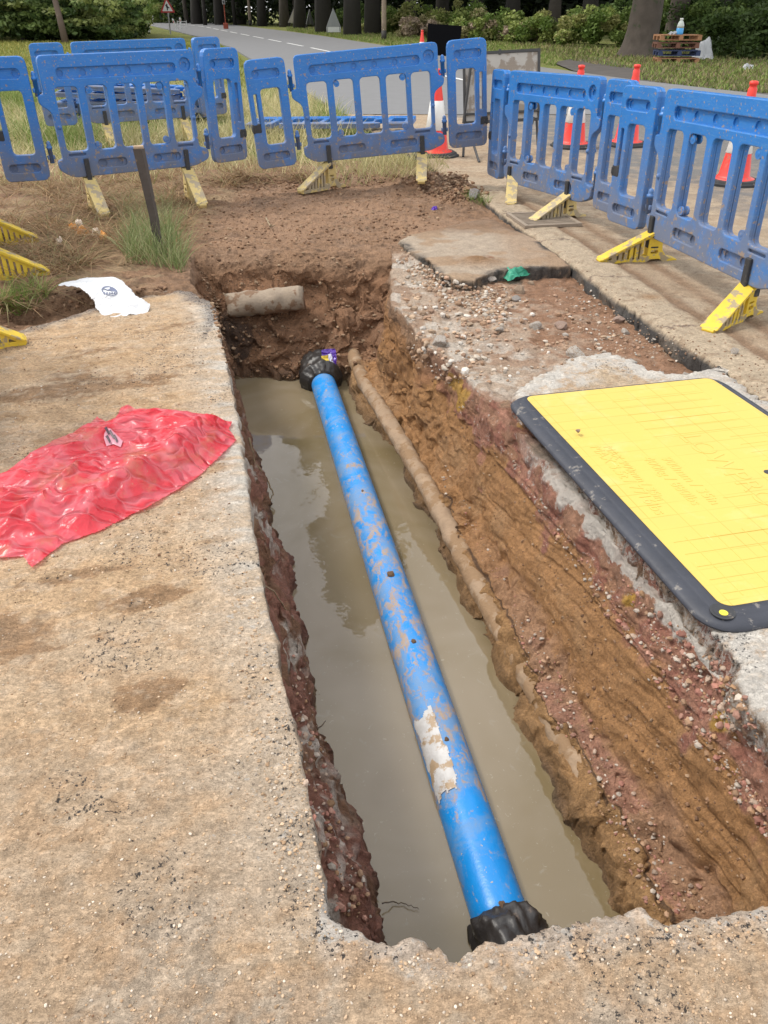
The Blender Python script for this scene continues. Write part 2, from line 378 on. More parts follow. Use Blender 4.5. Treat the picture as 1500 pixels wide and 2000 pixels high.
Ms[:, 0] = .12+.45*whm*sst(n2, .5, .6)+.5*bw*(P[:, 0] < -.6)+.05*lw
Ms[:, 2] = sst(zdepth, .2, .5)*(.35+.55*sst(n2, .42, .58))+str_m*.35
under = sst(P[:, 2]*-1, .71, .76); Cc = mixc(Cc, [.17, .12, .06], under*.8)
wet = (1-sst(np.abs(zdepth-.715), .015, .07)); Cc = Cc*(1-.4*wet[:, None]); Ms[:, 2] = np.maximum(Ms[:, 2], wet*.9)
ii = (np.arange(R-1)[:, None]*C+np.arange(C-1)[None, :]).ravel()
TF = np.stack([ii, ii+1, ii+C+1, ii+C], 1)
terr = link('soil', mesh('soil', P2, TF, M_earth, True, {'Col': Cc, 'Msk': Ms})); setp(terr, kind='structure', label='brown earth round the trench and its dug walls')
# ------------------------------------------------------------------ slab generator
def sdist(X, Y, poly):
    best = np.full(X.shape, 1e9); ins = np.zeros(X.shape, bool); n = len(poly)
    for i in range(n):
        x1, y1 = poly[i]; x2, y2 = poly[(i+1) % n]; dx, dy = x2-x1, y2-y1; L = dx*dx+dy*dy+1e-12
        t = np.clip(((X-x1)*dx+(Y-y1)*dy)/L, 0, 1); best = np.minimum(best, (X-x1-t*dx)**2+(Y-y1-t*dy)**2)
        if y1 != y2:
            c = ((y1 > Y) != (y2 > Y)) & (X < (x2-x1)*(Y-y1)/(y2-y1)+x1); ins ^= c
    r = np.sqrt(best); return np.where(ins, r, -r)
def slab(poly, xs, ys, namp, nscale, hfun, thick=0, levels=5, skirtout=.012, snap=.7):
    GX, GY = np.meshgrid(xs, ys); sh = GX.shape
    sd = sdist(GX, GY, poly); Pn = np.stack([GX.ravel(), GY.ravel(), GX.ravel()*0], 1)
    if callable(namp): amp = namp(GX, GY)
    else: amp = namp
    sd = sd+amp*(fbm(Pn, nscale, 5, 91, .68).reshape(sh)-.5)*2
    gx = np.gradient(sd, axis=1)/np.gradient(GX, axis=1); gy = np.gradient(sd, axis=0)/np.gradient(GY, axis=0)
    gl = np.sqrt(gx*gx+gy*gy)+1e-9; cell = np.maximum(np.gradient(GX, axis=1), np.gradient(GY, axis=0))
    ok = sd > -snap*cell
    face = ok[:-1, :-1] & ok[1:, :-1] & ok[:-1, 1:] & ok[1:, 1:]
    mv = np.where(sd < cell*.45, -np.clip(sd, -1.0*cell, .45*cell)/gl, 0)
    onb = sd < cell*.45
    VX = GX+mv*gx/gl*1; VY = GY+mv*gy/gl
    Wd = sh[1]; j, i = np.nonzero(face); a = j*Wd+i
    Fq = np.stack([a, a+1, a+Wd+1, a+Wd], 1)
    used = np.unique(Fq); mp = -np.ones(sh[0]*sh[1], int); mp[used] = np.arange(len(used))
    V = np.stack([VX.ravel()[used], VY.ravel()[used], np.zeros(len(used))], 1)
    sdu = np.maximum(sd.ravel()[used], 0); sdu[onb.ravel()[used]] = 0
    V[:, 2] = hfun(V, sdu); Fq = mp[Fq]
    lev = np.zeros(len(V))
    if thick:
        E = np.concatenate([Fq[:, [0, 1]], Fq[:, [1, 2]], Fq[:, [2, 3]], Fq[:, [3, 0]]])
        key = np.minimum(E[:, 0], E[:, 1])*10**7+np.maximum(E[:, 0], E[:, 1])
        u, idx, cnt = np.unique(key, return_index=True, return_counts=True); BE = E[idx[cnt == 1]]
        bv = np.unique(BE); bm_ = {v: k for k, v in enumerate(bv)}; nb = len(bv)
        nx = -(gx/gl).ravel()[used][bv]; ny = -(gy/gl).ravel()[used][bv]
        base = len(V); allV = [V]; 
        for l in range(1, levels+1):
            t = l/levels; q = V[bv].copy(); q[:, 2] -= thick*t
            o = skirtout*((fbm(q, 14, 3, 33)-.5)*2.2+(.2 if l < levels else -.4))
            q[:, 0] += nx*o; q[:, 1] += ny*o; allV.append(q)
        BEi = np.array([[bm_[a_], bm_[b_]] for a_, b_ in BE]); sk = []
        for l in range(levels):
            up = (bv[BEi] if l == 0 else base+(l-1)*nb+BEi); dn = base+l*nb+BEi
            sk.append(np.stack([up[:, 1], up[:, 0], dn[:, 0], dn[:, 1]], 1))
        lev = np.concatenate([lev]+[np.full(nb, (l+1)/levels) for l in range(levels)])
        sdu = np.concatenate([sdu]+[np.zeros(nb)]*levels)
        V = np.concatenate(allV); Fq = np.concatenate([Fq]+sk)
    return V, Fq, sdu, lev
def lin(a, b, s): return np.linspace(a, b, max(2, int(round((b-a)/s))+1))[:-1]
# ---- the U-shaped pavement: left slab, front strip, right slab
front = [gp(*p) for p in [(655, 1800), (690, 1822), (735, 1835), (775, 1850), (800, 1838), (850, 1850), (885, 1872), (930, 1858), (950, 1835), (1000, 1822), (1050, 1812), (1080, 1808), (1118, 1815), (1150, 1808), (1200, 1790), (1250, 1782), (1290, 1800), (1340, 1795), (1400, 1785), (1450, 1775), (1500, 1760), (1580, 1745)]]
edgeL = [(float(x), float(y)) for y, x in sorted(zip(eY, eX)) if y < 4.52]
edgeR = [gp(*p) for p in [(1560, 1560), (1500, 1418), (1462, 1370), (1442, 1310), (1410, 1240), (1335, 1165), (1235, 1050), (1150, 930), (1095, 862), (1035, 800), (1000, 778), (1010, 755), (1072, 728), (1110, 700), (1180, 690), (1235, 705), (1300, 728), (1350, 730), (1398, 714)]]
poly = [(-5, -3), (-5, 1.4)] + [gp(-900, 900), gp(0, 662), gp(120, 618), gp(200, 596), gp(300, 572), gp(372, 563), gp(395, 580), gp(418, 588)][0:]
poly = [(-5.5, -3), (-5.5, 1.6), gp(-250, 725), gp(0, 655), gp(110, 625), gp(200, 598), gp(300, 573), gp(362, 563), gp(392, 583)] + edgeL[::-1] + front + edgeR + [(KX(yy)-.003, yy) for yy in (3.3, 2.5, 1.5, 0, -3)]
xs = np.concatenate([lin(-5.5, -2.2, .06), lin(-2.2, -1.0, .013), lin(-1.0, 1.5, .0085), lin(1.5, 3.2, .05), [3.2]])
ys = np.concatenate([lin(-3, .4, .06), lin(.4, 1.6, .0075), lin(1.6, 3.2, .010), lin(3.2, 5.0, .014), [5.0]])
def amp(GX, GY):
    a = np.full(GX.shape, .009); a = np.where((GY < .95) & (GX > -.09), .030, a); a = np.where((GX > .45) & (GY > .9), .05, a)
    return np.where(GX < -1.0, .02, a)
SD = np.array([1.0, .28]); SD = SD/np.linalg.norm(SD)
def hpav(V, sd):
    Q = np.stack([V[:, 0]*SD[0]+V[:, 1]*SD[1], -V[:, 0]*SD[1]+V[:, 1]*SD[0], V[:, 0]*0], 1)
    h = (fbm(Q*np.array([.5, 1.5, 1]), 9, 4, 101)-.5)*.020+(fbm(Q*np.array([.7, 1.3, 1]), 38, 3, 111, .62)-.5)*.009+.004*sst(fbm(Q*np.array([.6, 1.4, 1]), 16, 4, 119, .6), .47, .53)+(sst(ridge(V, 20, 2, 120), .6, .95))*.004
    far = 1-sst(V[:, 1], 1.2, 2.4); h += far*(fbm(V, 70, 2, 130)-.5)*.006
    return h-.007*np.exp(-sd/.008)*(fbm(V, 25, 2, 5)*1.6)
V, Fq, sd, lev = slab(poly, xs, ys, amp, 11, hpav, .12, 6, .018)
Q = np.stack([V[:, 0]*SD[0]+V[:, 1]*SD[1], -V[:, 0]*SD[1]+V[:, 1]*SD[0], V[:, 0]*0], 1)*np.array([.45, 1.6, 1.])
m1 = fbm(Q, 2.4, 4, 140); m2 = fbm(Q, 8, 4, 150); m3 = fbm(V, 26, 4, 160, .6)
c = np.repeat(np.array([[.52, .355, .21]]), len(V), 0)
c = mixc(c, [.52, .39, .265], sst(m1, .42, .6)*.8); c = mixc(c, [.36, .225, .115], sst(m2, .55, .66)*.55*sst(V[:, 1], 1.0, 2.4)+.15*sst(m2, .55, .66))
c = mixc(c, [.44, .32, .215], (1-sst(V[:, 1], .8, 1.5))*.6); c = mixc(c, [.38, .33, .27], (1-sst(V[:, 1], .6, 1.3))*sst(fbm(V, 5, 3, 171), .5, .64)*.55)
msk = np.zeros_like(V)
for (px, py, sx, sy, s) in [(170, 755, .38, .13, .85), (290, 735, .2, .07, .7), (285, 1172, .11, .055, .9), (290, 1355, .085, .05, .9), (10, 1240, .1, .09, .95), (60, 1275, .09, .05, .6), (150, 1120, .2, .07, .5), (200, 1245, .03, .02, .8), (110, 745, .3, .1, .6), (400, 670, .2, .06, .3), (330, 640, .25, .06, .45), (470, 1380, .05, .03, .5), (250, 680, .4, .05, .4)]:
    g = gp(px, py); dx, dy = V[:, 0]-g[0], V[:, 1]-g[1]; u_ = dx*SD[0]+dy*SD[1]; v_ = -dx*SD[1]+dy*SD[0]
    w = np.exp(-(u_/sx)**2-(v_/sy)**2); c = mixc(c, [.26, .155, .082], .80*sst(w*s*1.25+(m2-.5)*2.4+(m3-.5)*1.3, .38, .70)*sst(w, .08, .3))
le = np.interp(V[:, 1], eY, eX)-V[:, 0]   # distance left of the trench edge
nearL = (1-sst(le+(m2-.5)*.5, .03, .26))*(V[:, 0] < .0)*(V[:, 1] > .8)
c = mixc(c, [.56, .51, .44], nearL*sst(m2, .42, .56)*.85*sst(V[:, 1], .8, 2.6)+nearL*.25)
rs = ((V[:, 0] > .4)*sst(V[:, 1], .95, 1.1)); c = mixc(c, [.47, .37, .26], rs*.7); c = mixc(c, [.60, .57, .52], rs*(1-sst(sd+(m3-.5)*.3, .05, .22))*.85)
fe = (1-sst(sd+(m3-.5)*.12, .01, .09))*(V[:, 0] > -.12)*(V[:, 1] < 1.1)*(V[:, 1] > .3)
c = mixc(c, [.50, .42, .35], fe*.7)
bk = (1-sst(sd+(m2-.5)*.1, .02, .12))*(V[:, 1] > 3.8)*(V[:, 0] < -.9); c = mixc(c, [.17, .15, .14], bk*.75)
c = mixc(c, [.25, .17, .12], (1-sst(sd, .0, .03))*(V[:, 1] > 3.8)*(V[:, 0] < -1.1)*.6)
sk = lev > 0; kk = fbm(V, 13, 4, 180)
c = mixc(c, [.44, .27, .145], sst(m3+.4*(m1-.5), .52, .60)*.38*(1-nearL)); c = mixc(c, [.56, .44, .32], sst(fbm(V*np.array([1, 1.6, 1]), 21, 4, 163, .6), .54, .62)*.45)
ce = mixc(np.repeat(np.array([[.33, .24, .17]]), len(V), 0), [.08, .075, .07], sst(kk, .56, .64)*.8); ce = mixc(ce, [.5, .46, .4], sst(fbm(V, 10, 3, 190), .52, .6)*.8)
ce = np.where((V[:, 0] > .4)[:, None], mixc(mixc(ce, [.30, .14, .10], sst(fbm(V, 8, 3, 193), .42, .55)), [.24, .15, .09], sst(fbm(V, 20, 3, 194), .5, .6)*.8), ce); c = np.where(sk[:, None], ce, c)
clump = sst(fbm(V, 4.5, 3, 200), .5, .68); msk[:, 0] = .34+.33*clump+.20*nearL*(V[:, 1] < 1.5)+.50*fe*sst(fbm(V, 9, 3, 210), .44, .54)+.6*bk
for (px, py) in [(120, 1525), (150, 1560), (410, 1470), (600, 1750), (625, 1800), (660, 1830), (240, 1595), (560, 1620), (230, 1300)]:
    g = gp(px, py); msk[:, 0] += .40*np.exp(-((V[:, 0]-g[0])/.05)**2-((V[:, 1]-g[1])/.035)**2)
msk[:, 0] = np.minimum(msk[:, 0], .70); msk[:, 1] = .26+.35*nearL+.5*fe+.6*rs*(1-sst(sd, .1, .3)); msk[:, 2] = .0
pav = link('pavement', mesh('pavement', V, Fq, M_earth, True, {'Col': c, 'Msk': msk})); setp(pav, kind='structure', label='mud-smeared pavement cut away along the trench')
pavV, pavF = V, Fq
# ---- the broken patch of old paving behind the spoil
poly = [gp(*p) for p in [(780, 470), (800, 490), (838, 508), (862, 535), (890, 546), (925, 545), (960, 532), (1010, 522), (1050, 522), (1114, 518)]] + [(KX(yy)-.004, yy) for yy in (5.45, 5.7, 6.0, 6.25, 6.45)] + [gp(*p) for p in [(965, 420), (905, 425), (855, 438), (805, 452)]]
xs = lin(-.1, 1.4, .011); ys = lin(4.7, 6.9, .012)
def hR(V, sd): return (fbm(V, 10, 3, 215)-.5)*.012-.012*np.exp(-sd/.02)*fbm(V, 15, 2, 3)-.03*(1-sst(sd, .0, .14))*sst(V[:, 1], 6.0, 6.4)+ .035*np.exp(-((V[:, 0]-gp(935, 512)[0])/.12)**2-((V[:, 1]-gp(935, 512)[1])/.12)**2)*(fbm(V, 14, 3, 8)+.4)
V, Fq, sd, lev = slab(poly, xs, ys, .028, 12, hR, .10, 5, .025)
m1 = fbm(V, 5, 4, 220); c = np.repeat(np.array([[.42, .335, .25]]), len(V), 0); c = mixc(c, [.36, .24, .145], sst(m1, .47, .58)*.8)
c = mixc(c, [.27, .15, .07], np.exp(-((V[:, 0]-gp(935, 512)[0])/.16)**2-((V[:, 1]-gp(935, 512)[1])/.12)**2)); c = mixc(c, [.36, .24, .15], sst(V[:, 0], .75, .95)*.6)
c = mixc(c, [.22, .13, .075], sst(V[:, 1], 6.0, 6.4)*.8)
blk = np.clip((1-sst(sd+(m1-.5)*.12, .0, .045)+(lev > 0)), 0, 1)*(V[:, 1] < 5.9); c = mixc(c, [.055, .052, .050], blk*.9*(.55+.45*sst(fbm(V, 22, 3, 19), .4, .5)))
msk = np.zeros_like(V); msk[:, 0] = .15+.4*blk; msk[:, 1] = .15+.25*blk
patch = link('paving', mesh('paving', V, Fq, M_earth, True, {'Col': c, 'Msk': msk})); setp(patch, kind='structure', label='broken island of old paving with black edge')
patV, patF = V, Fq
# ---- road: near part with kerb strips and dust, far part
poly = [(KX(yy), yy) for yy in np.linspace(-3.5, 14, 60)] + [(12.5, 14), (12.5, -3.5)]
xs = np.concatenate([lin(-1.2, .7, .06), lin(.7, 2.6, .012), lin(2.6, 4.5, .03), lin(4.5, 12.5, .12), [12.5]]); ys = np.concatenate([lin(-3.5, 2.5, .08), lin(2.5, 8, .014), lin(8, 14.001, .03), [14.0]])
def strips(V):
    s = V[:, 0]-KX(V[:, 1]); w = s+(fbm(V, 3, 3, 230)-.5)*.07+(fbm(V, 14, 3, 231)-.5)*.05; return s, w
def hroad(V, sd):
    s, w = strips(V); g = np.exp(-((w-.30)/.035)**2)+.8*np.exp(-((w-.52)/.05)**2)
    return (fbm(V, 12, 4, 235)-.5)*.010*(1-sst(s, .8, 1.6))+.008*(1-sst(w, .26, .3))-.006*g+(fbm(V, 40, 2, 4)-.5)*.006*(1-sst(s, .8, 1.6))-.015*np.exp(-sd/.02)
V, Fq, sd, lev = slab(poly, xs, ys, lambda x, y: np.where((x < 2.2) & (y < 8), .02, .002), 9, hroad, .12, 5, .03)
s, w = strips(V); m1 = fbm(V, 1.2, 4, 240); m2 = fbm(V, 6, 4, 245); m3 = fbm(V, 25, 3, 246)
c = np.repeat(np.array([[.175, .168, .160]]), len(V), 0)
wd = .9+1.1*sst(V[:, 1], 2, 9)*0+ (m1-.5)*2.2+.35
dusty = 1-sst(s, wd*.9, wd*.9+1.3); dusty = np.clip(dusty*1.0+.25*sst(m2, .45, .6)*(1-sst(s, 2, 4.5)), 0, 1)
c = mixc(c, [.40, .295, .195], dusty*.95); c = mixc(c, [.44, .35, .25], dusty*sst(m2, .45, .6)*.6)
c = mixc(c, [.47, .375, .265], (1-sst(w, .24, .3))*.8*(V[:, 1] < 8)); mud = np.exp(-((w-.31)/.045)**2)+.9*np.exp(-((w-.53)/.05)**2)*(1-sst(V[:, 1], 6.5, 7.5))
c = mixc(c, [.22, .135, .08], np.clip(mud*(.35+1.1*m2), 0, .85)*(V[:, 1] < 7.6)); c = mixc(c, [.30, .17, .08], .8*np.exp(-((V[:, 0]-gp(1270, 582)[0])/.07)**2-((V[:, 1]-gp(1270, 582)[1])/.06)**2))
c = mixc(c, [.25, .165, .10], sst(m3, .58, .68)*.5*(s < 1.5))
jn = (np.abs(((V[:, 1]+.15*m3) % .92)-.46) < .012)*(w < .26)*(V[:, 1] < 8); c = mixc(c, [.17, .12, .09], jn*.8)
eb = np.clip((lev > 0)*1.0, 0, 1); c = mixc(c, [.17, .145, .12], eb); c = mixc(c, [.07, .068, .066], eb*sst(fbm(V, 7, 3, 7), .44, .54)*.85)
msk = np.zeros_like(V); msk[:, 0] = .2+.2*eb; msk[:, 1] = .15+.25*(s > 1.2)
road = link('road', mesh('road', V, Fq, M_earth, True, {'Col': c, 'Msk': msk})); setp(road, kind='structure', label='road with dusty edge by the trench')
roadV, roadF = V, Fq
# far road
M_road = simple('asphalt', (.165, .165, .168), .85, .12, 3, .2)
fy = np.array([14, 17, 20.9, 27, 33, 39.3, 55, 65, 90, 120.]); lx = KX(fy)
mid = np.interp(fy, [12.34, 20.92, 37.83, 82.84, 120], [4.18, 1.86, -2.83, -16.02, -30]); fx = np.interp(fy, [14, 17.4, 20.9, 39.3, 60, 90, 120], [8.3, 7.45, 5.9, .5, -4.9, -14.2, -24.0])
V = []; 
for a_, b_, y_ in zip(lx, fx, fy): V += [(a_, y_, 0), (b_, y_, 0), (b_+.01, y_, -.12), (a_-.01, y_, -.12)]
Fc = []
for i in range(len(fy)-1):
    o = i*4; Fc += [(o, o+1, o+5, o+4), (o+1, o+2, o+6, o+5), (o+3, o, o+4, o+7)]
o_ = link('road', mesh('road_far', V, Fc, M_road, False)); setp(o_, kind='structure', label='grey asphalt road curving away to the woods')
# side access on the far right
M_drive = simple('dark_asphalt', (.07, .06, .052), .95, .5, 2, .4)
V = [gp(*p, -.015)+(-.015,) for p in [(1080, 122), (1120, 114), (1170, 112), (1200, 120), (1250, 138), (1340, 160), (1520, 184), (1520, 190), (1330, 172), (1180, 150), (1120, 138)]]
o_ = link('path', mesh('path', V, [tuple(range(11))], M_drive, False)); setp(o_, kind='structure', label='dark tarmac mouth of a side path across the road')
# centre line dashes, as thin paint
M_paint = simple('road_paint', (.72, .72, .70), .6, .12, 8)
def midx(y): return float(np.interp(y, [8, 12.34, 20.92, 37.83, 82.84, 120], [5.35, 4.18, 1.86, -2.83, -16.02, -30]))
mb = MB(); y = 9.0
while y < 95:
    y2 = y+ (3.2 if y < 30 else 3.6)
    a_, b_ = midx(y), midx(y2); n = Vector((y2-y, -(b_-a_), 0)).normalized()*.06
    q = [(a_-n.x, y-n.y, .008), (a_+n.x, y+(-n.y)*-1, .008), (b_+n.x, y2+n.y, .008), (b_-n.x, y2-n.y, .008)]
    mb.poly(q); y += 5.2
o_ = link('road_marking', mb.me('road_marking', M_paint)); setp(o_, kind='structure', label='white dashed centre line of the road')
# ---- wide ground to the horizon
def ground_mat():
    m, nt, B = newmat('verge_ground'); co = coords(nt)
    a = noise_n(nt, co, .35, 6, .6); b = noise_n(nt, co, 4, 6, .7); g = noise_n(nt, co, 25, 5, .7)
    base = mixn(nt, ramp(nt, a, .35, .65), (.115, .155, .035), (.22, .215, .07))
    base = mixn(nt, ramp(nt, b, .5, .68), base, (.25, .215, .10)); base = mixn(nt, ramp(nt, b, .25, .4, .6, 0), base, (.06, .09, .02))
    base = mixn(nt, 1.0, base, mixn(nt, g, (.5,)*3, (1.4,)*3), 'MULTIPLY'); nt.links.new(base, B.inputs['Base Color']); B.inputs['Roughness'].default_value = .95
    B.inputs['Specular IOR Level'].default_value = .15
    bump(nt, noise_n(nt, co, 12, 6, .7), 1.0, .06, B); return m
M_ground = ground_mat(); BX0, BX1, BY0, BY1 = -5.9, 2.0, -3.0, 9.5; G = 400; V = []; Fc = []
GXs = [-G, BX0, BX1, G]; GYs = [-60, BY0, BY1, G]
for yy in GYs:
    for xx in GXs: V.append((xx, yy, -.05))
for j in range(3):
    for i in range(3):
        if (i, j) != (1, 1): a_ = j*4+i; Fc.append((a_, a_+1, a_+5, a_+4))
o_ = link('ground', mesh('ground', V, Fc, M_ground, False)); setp(o_, kind='structure', label='grass verges and ground to the horizon')
# ---- ray casting against what is built
bvhs = [BVHTree.FromPolygons([tuple(v) for v in vv], [tuple(int(k) for k in f) for f in ff]) for vv, ff in ((P2, TF), (pavV, pavF), (patV, patF), (roadV, roadF))]
def hit(px, py):
    o = Vector((0, 0, H)); d = ray(px, py).normalized(); best = None
    for b in bvhs:
        r = b.ray_cast(o, d)
        if r[0] is not None and (best is None or r[3] < best[3]): best = r
    if best is None: g = gp(px, py, -.05); return Vector((g[0], g[1], -.05)), Vector((0, 0, 1))
    return best[0], best[1]
def drop(x, y):
    best = -.05; n = Vector((0, 0, 1))
    for b in bvhs:
        r = b.ray_cast(Vector((x, y, 2.5)), Vector((0, 0, -1)))
        if r[0] is not None and r[0].z > best: best = r[0].z; n = r[1]
    return best, n
# ================================================================== WATER AND PIPES
m, nt, B = newmat('murky_water'); co = coords(nt)
base = mixn(nt, ramp(nt, noise_n(nt, co, 1.3, 3, .5, 1.2), .35, .65), (.225, .172, .092), (.295, .238, .162))
base = mixn(nt, ramp(nt, noise_n(nt, co, 9, 5, .6, 2), .62, .72, 0, .5), base, (.30, .26, .19))
base = mixn(nt, ramp(nt, noise_n(nt, co, 55, 4, .6, 1), .66, .70, 0, .5), base, (.40, .36, .27))
nt.links.new(base, B.inputs['Base Color']); B.inputs['Roughness'].default_value = .022; B.inputs['IOR'].default_value = 1.45; B.inputs['Specular IOR Level'].default_value = 1.0
bump(nt, noise_n(nt, co, 4, 4, .5), .16, .01, B)
T = nd(nt, 'ShaderNodeBsdfTransparent'); T.inputs[0].default_value = (.75, .72, .60, 1); mx = nd(nt, 'ShaderNodeMixShader'); mx.inputs[0].default_value = .80
nt.links.new(T.outputs[0], mx.inputs[1]); nt.links.new(B.outputs[0], mx.inputs[2]); nt.links.new(mx.outputs[0], nt.nodes['Material Output'].inputs[0])
M_water = m
V = []; Fc = []; yy = np.linspace(.5, 5.6, 40)
for y in yy:
    a_ = float(np.interp(y, wlY, wlX))-.25; b_ = float(np.interp(y, wrY, wrX))+.12; V += [(a_, y, WZ), (b_, y, WZ)]
for i in range(39): Fc.append((2*i, 2*i+1, 2*i+3, 2*i+2))
water = link('water', mesh('water', V, Fc, M_water, False)); setp(water, kind='structure', label='murky brown water standing in the trench bottom')

def pipe_frame(a, b):
    z = (b-a).normalized(); x = z.cross(Vector((0, 0, 1))).normalized(); y = z.cross(x)
    M = Matrix((x, y, z)).transposed().to_4x4(); M.translation = a; return M, (b-a).length
pa = Vector((*gp(972, 1770, -.715), -.732)); pb = Vector((*gp(631, 748, -.69), -.69))
dirp = (pb-pa).normalized(); pA = pa-dirp*.10; pB = pb+dirp*.10
MP, LP = pipe_frame(pA, pB); PR = .081
ZS = (Vector((*gp(905, 1550, -.64), -.64))-pA).dot(dirp)
m, nt, B = newmat('blue_pipe'); co = coords(nt)
base = mixn(nt, noise_n(nt, co, 6, 4), (.003, .205, .60), (.008, .275, .72))
mpp = nd(nt, 'ShaderNodeMapping'); mpp.inputs['Scale'].default_value = (1.3, 1.3, .7); mpp.inputs['Rotation'].default_value = (0.3, 0.2, 0); nt.links.new(co, mpp.inputs[0])
sx = nd(nt, 'ShaderNodeSeparateXYZ'); nt.links.new(co, sx.inputs[0])
zone = mth(nt, 'MULTIPLY', ramp(nt, sx.outputs[2], ZS-.03, ZS+.02, .12, 1), ramp(nt, sx.outputs[2], 1.9, 3.2, 1, .3))
film = ramp(nt, mth(nt, 'ADD', noise_n(nt, co, 7, 8, .7, .5), mth(nt, 'MULTIPLY', zone, .09)), .50, .66, 0, .60)
base = mixn(nt, film, base, (.20, .27, .36))
mud = ramp(nt, mth(nt, 'ADD', noise_n(nt, mpp.outputs[0], 17, 10, .72, .4), mth(nt, 'ADD', mth(nt, 'MULTIPLY', zone, .125), mth(nt, 'MULTIPLY', noise_n(nt, co, 90, 4, .6), .16))), .685, .78)
base = mixn(nt, mth(nt, 'MULTIPLY', mud, .88), base, mixn(nt, noise_n(nt, co, 30, 4), (.30, .20, .12), (.46, .35, .24)))
mud2 = ramp(nt, noise_n(nt, co, 70, 3, .6), .68, .70); base = mixn(nt, mth(nt, 'MULTIPLY', mud2, .8), base, (.42, .36, .27))
nt.links.new(base, B.inputs['Base Color']); nt.links.new(mth(nt, 'ADD', .36, mth(nt, 'MULTIPLY', mth(nt, 'ADD', film, mud), .5)), B.inputs['Roughness'])
bump(nt, mth(nt, 'ADD', mth(nt, 'MULTIPLY', mud, .5), noise_n(nt, co, 60, 4)), .25, .004, B)
M_pipe = m
pipe = empty('water_pipe', pA, 0, 'long blue plastic water pipe with mud splashes lying half sunk in the trench water', 'pipe')
def in_p(M): return Matrix.Translation(-pA) @ M
mb = MB(); mb.tube([(0, 0, LP*k/40) for k in range(41)], PR, 40); link('pipe_wall', mb.me('pipe_wall', M_pipe, True), pipe, in_p(MP))
# white torn sticker on the pipe
def pipe_patch(z0, z1, a0, a1, off, seed, nz=60, na=24):
    V = []; Fc = []; r = PR+off
    for i in range(nz+1):
        for j in range(na+1):
            z = z0+(z1-z0)*i/nz; a = a0+(a1-a0)*j/na
            V.append((r*cos(a), r*sin(a), z))
    Pn = np.array(V); keep = fbm(Pn, 16, 4, seed, .6).reshape(nz+1, na+1)
    ed = np.minimum(np.minimum(np.arange(nz+1)[:, None], nz-np.arange(nz+1)[:, None])/8., np.minimum(np.arange(na+1)[None, :], na-np.arange(na+1)[None, :])/5.)
    kk = keep*1.0+np.clip(ed, 0, 1)*.35 > .55
    for i in range(nz):
        for j in range(na):
            if kk[i, j] and kk[i+1, j] and kk[i, j+1] and kk[i+1, j+1]: o = i*(na+1)+j; Fc.append((o, o+1, o+na+2, o+na+1))
    V = np.array(V); rr = 1+(vnoise(V, 60, seed)-.5)*.02; V[:, 0] *= rr; V[:, 1] *= rr
    return V, Fc
def zpipe(px, py):   # distance along the pipe seen at this pixel
    g = Vector((*gp(px, py, -.63), -.63)); return (g-pA).dot(dirp)
zs0, zs1 = sorted((zpipe(905, 1545), zpipe(820, 1370)))
# angle on the pipe that faces up / left
upl = MP.inverted().to_3x3() @ Vector((-.62, -.25, .74)); aL = math.atan2(upl.y, upl.x)
M_stick = simple('sticker', (.50, .49, .48), .45, .25, 25, .2, dirt=(.36, .26, .165), dirtscale=14, dirtth=.51)
V, Fc = pipe_patch(zs0, zs1, aL-.62, aL+.62, .0025, 12); s_ = link('sticker', mesh('sticker', V, Fc, M_stick, True), pipe, in_p(MP)); s_['label'] = 'torn white sticker crusted with mud'
def pipe_clod(px, py, r_, lab):
    g = Vector((*gp(px, py, -.63), -.63)); zl = (g-pA).dot(dirp); loc = MP.inverted().to_3x3() @ Vector((.0, -.15, 1)); loc.z = 0; loc.normalize(); bm = bmesh.new(); bmesh.ops.create_icosphere(bm, subdivisions=3, radius=1)
    cc_ = np.array([v.co for v in bm.verts]); nn_ = (fbm(cc_, 1.9, 3, int(px))-.5)*.9
    for v, k in zip(bm.verts, nn_): v.co *= 1+k
    me = bpy.data.meshes.new('mud_lump'); bm.to_mesh(me); bm.free(); me.materials.append(M_lump); me.polygons.foreach_set('use_smooth', np.ones(len(me.polygons), bool))
    link('mud_lump', me, pipe, in_p(MP @ Matrix.Translation((loc.x*PR, loc.y*PR, zl)) @ Matrix.Diagonal((r_, r_*.6, r_*1.2, 1))))
M_lump = simple('mud_lump', (.22, .13, .07), .9, .35, 30, .8)
for a in ((748, 1122, .016, ''), (800, 1250, .010, ''), (964, 1762, .010, ''), (860, 1440, .008, ''), (705, 960, .007, '')): pipe_clod(*a)
# black sheeting wrapped round both pipe ends
M_sheet = simple('black_sheeting', (.028, .025, .024), .42, .35, 12, .35, dirt=(.12, .09, .07), dirtscale=8, dirtth=.62)
def sleeve(z0, z1, rf, seed, n=72, nz=36, fold=.16):
    V = []; Fc = []
    for i in range(nz+1):
        t = i/nz; z = z0+(z1-z0)*t
        for j in range(n):
            a = 2*pi*j/n; V.append((rf(t)*cos(a), rf(t)*sin(a), z))
    V = np.array(V); q = V.copy(); ang = np.arctan2(V[:, 1], V[:, 0])
    Qs = np.stack([np.cos(ang)*1.3+V[:, 2]*2.5, np.sin(ang)*1.3, V[:, 2]*5], 1)
    k = 1+fold*(ridge(Qs, 2.6, 3, seed)-.55)+fold*.8*(vnoise(Qs, 1.6, seed+4)-.5)
    V[:, 0] *= k; V[:, 1] *= k
    for i in range(nz):
        for j in range(n): Fc.append((i*n+j, i*n+(j+1) % n, (i+1)*n+(j+1) % n, (i+1)*n+j))
    Fc.append(tuple(range(nz*n, nz*n+n))); Fc.append(tuple(range(n-1, -1, -1))); return V, Fc
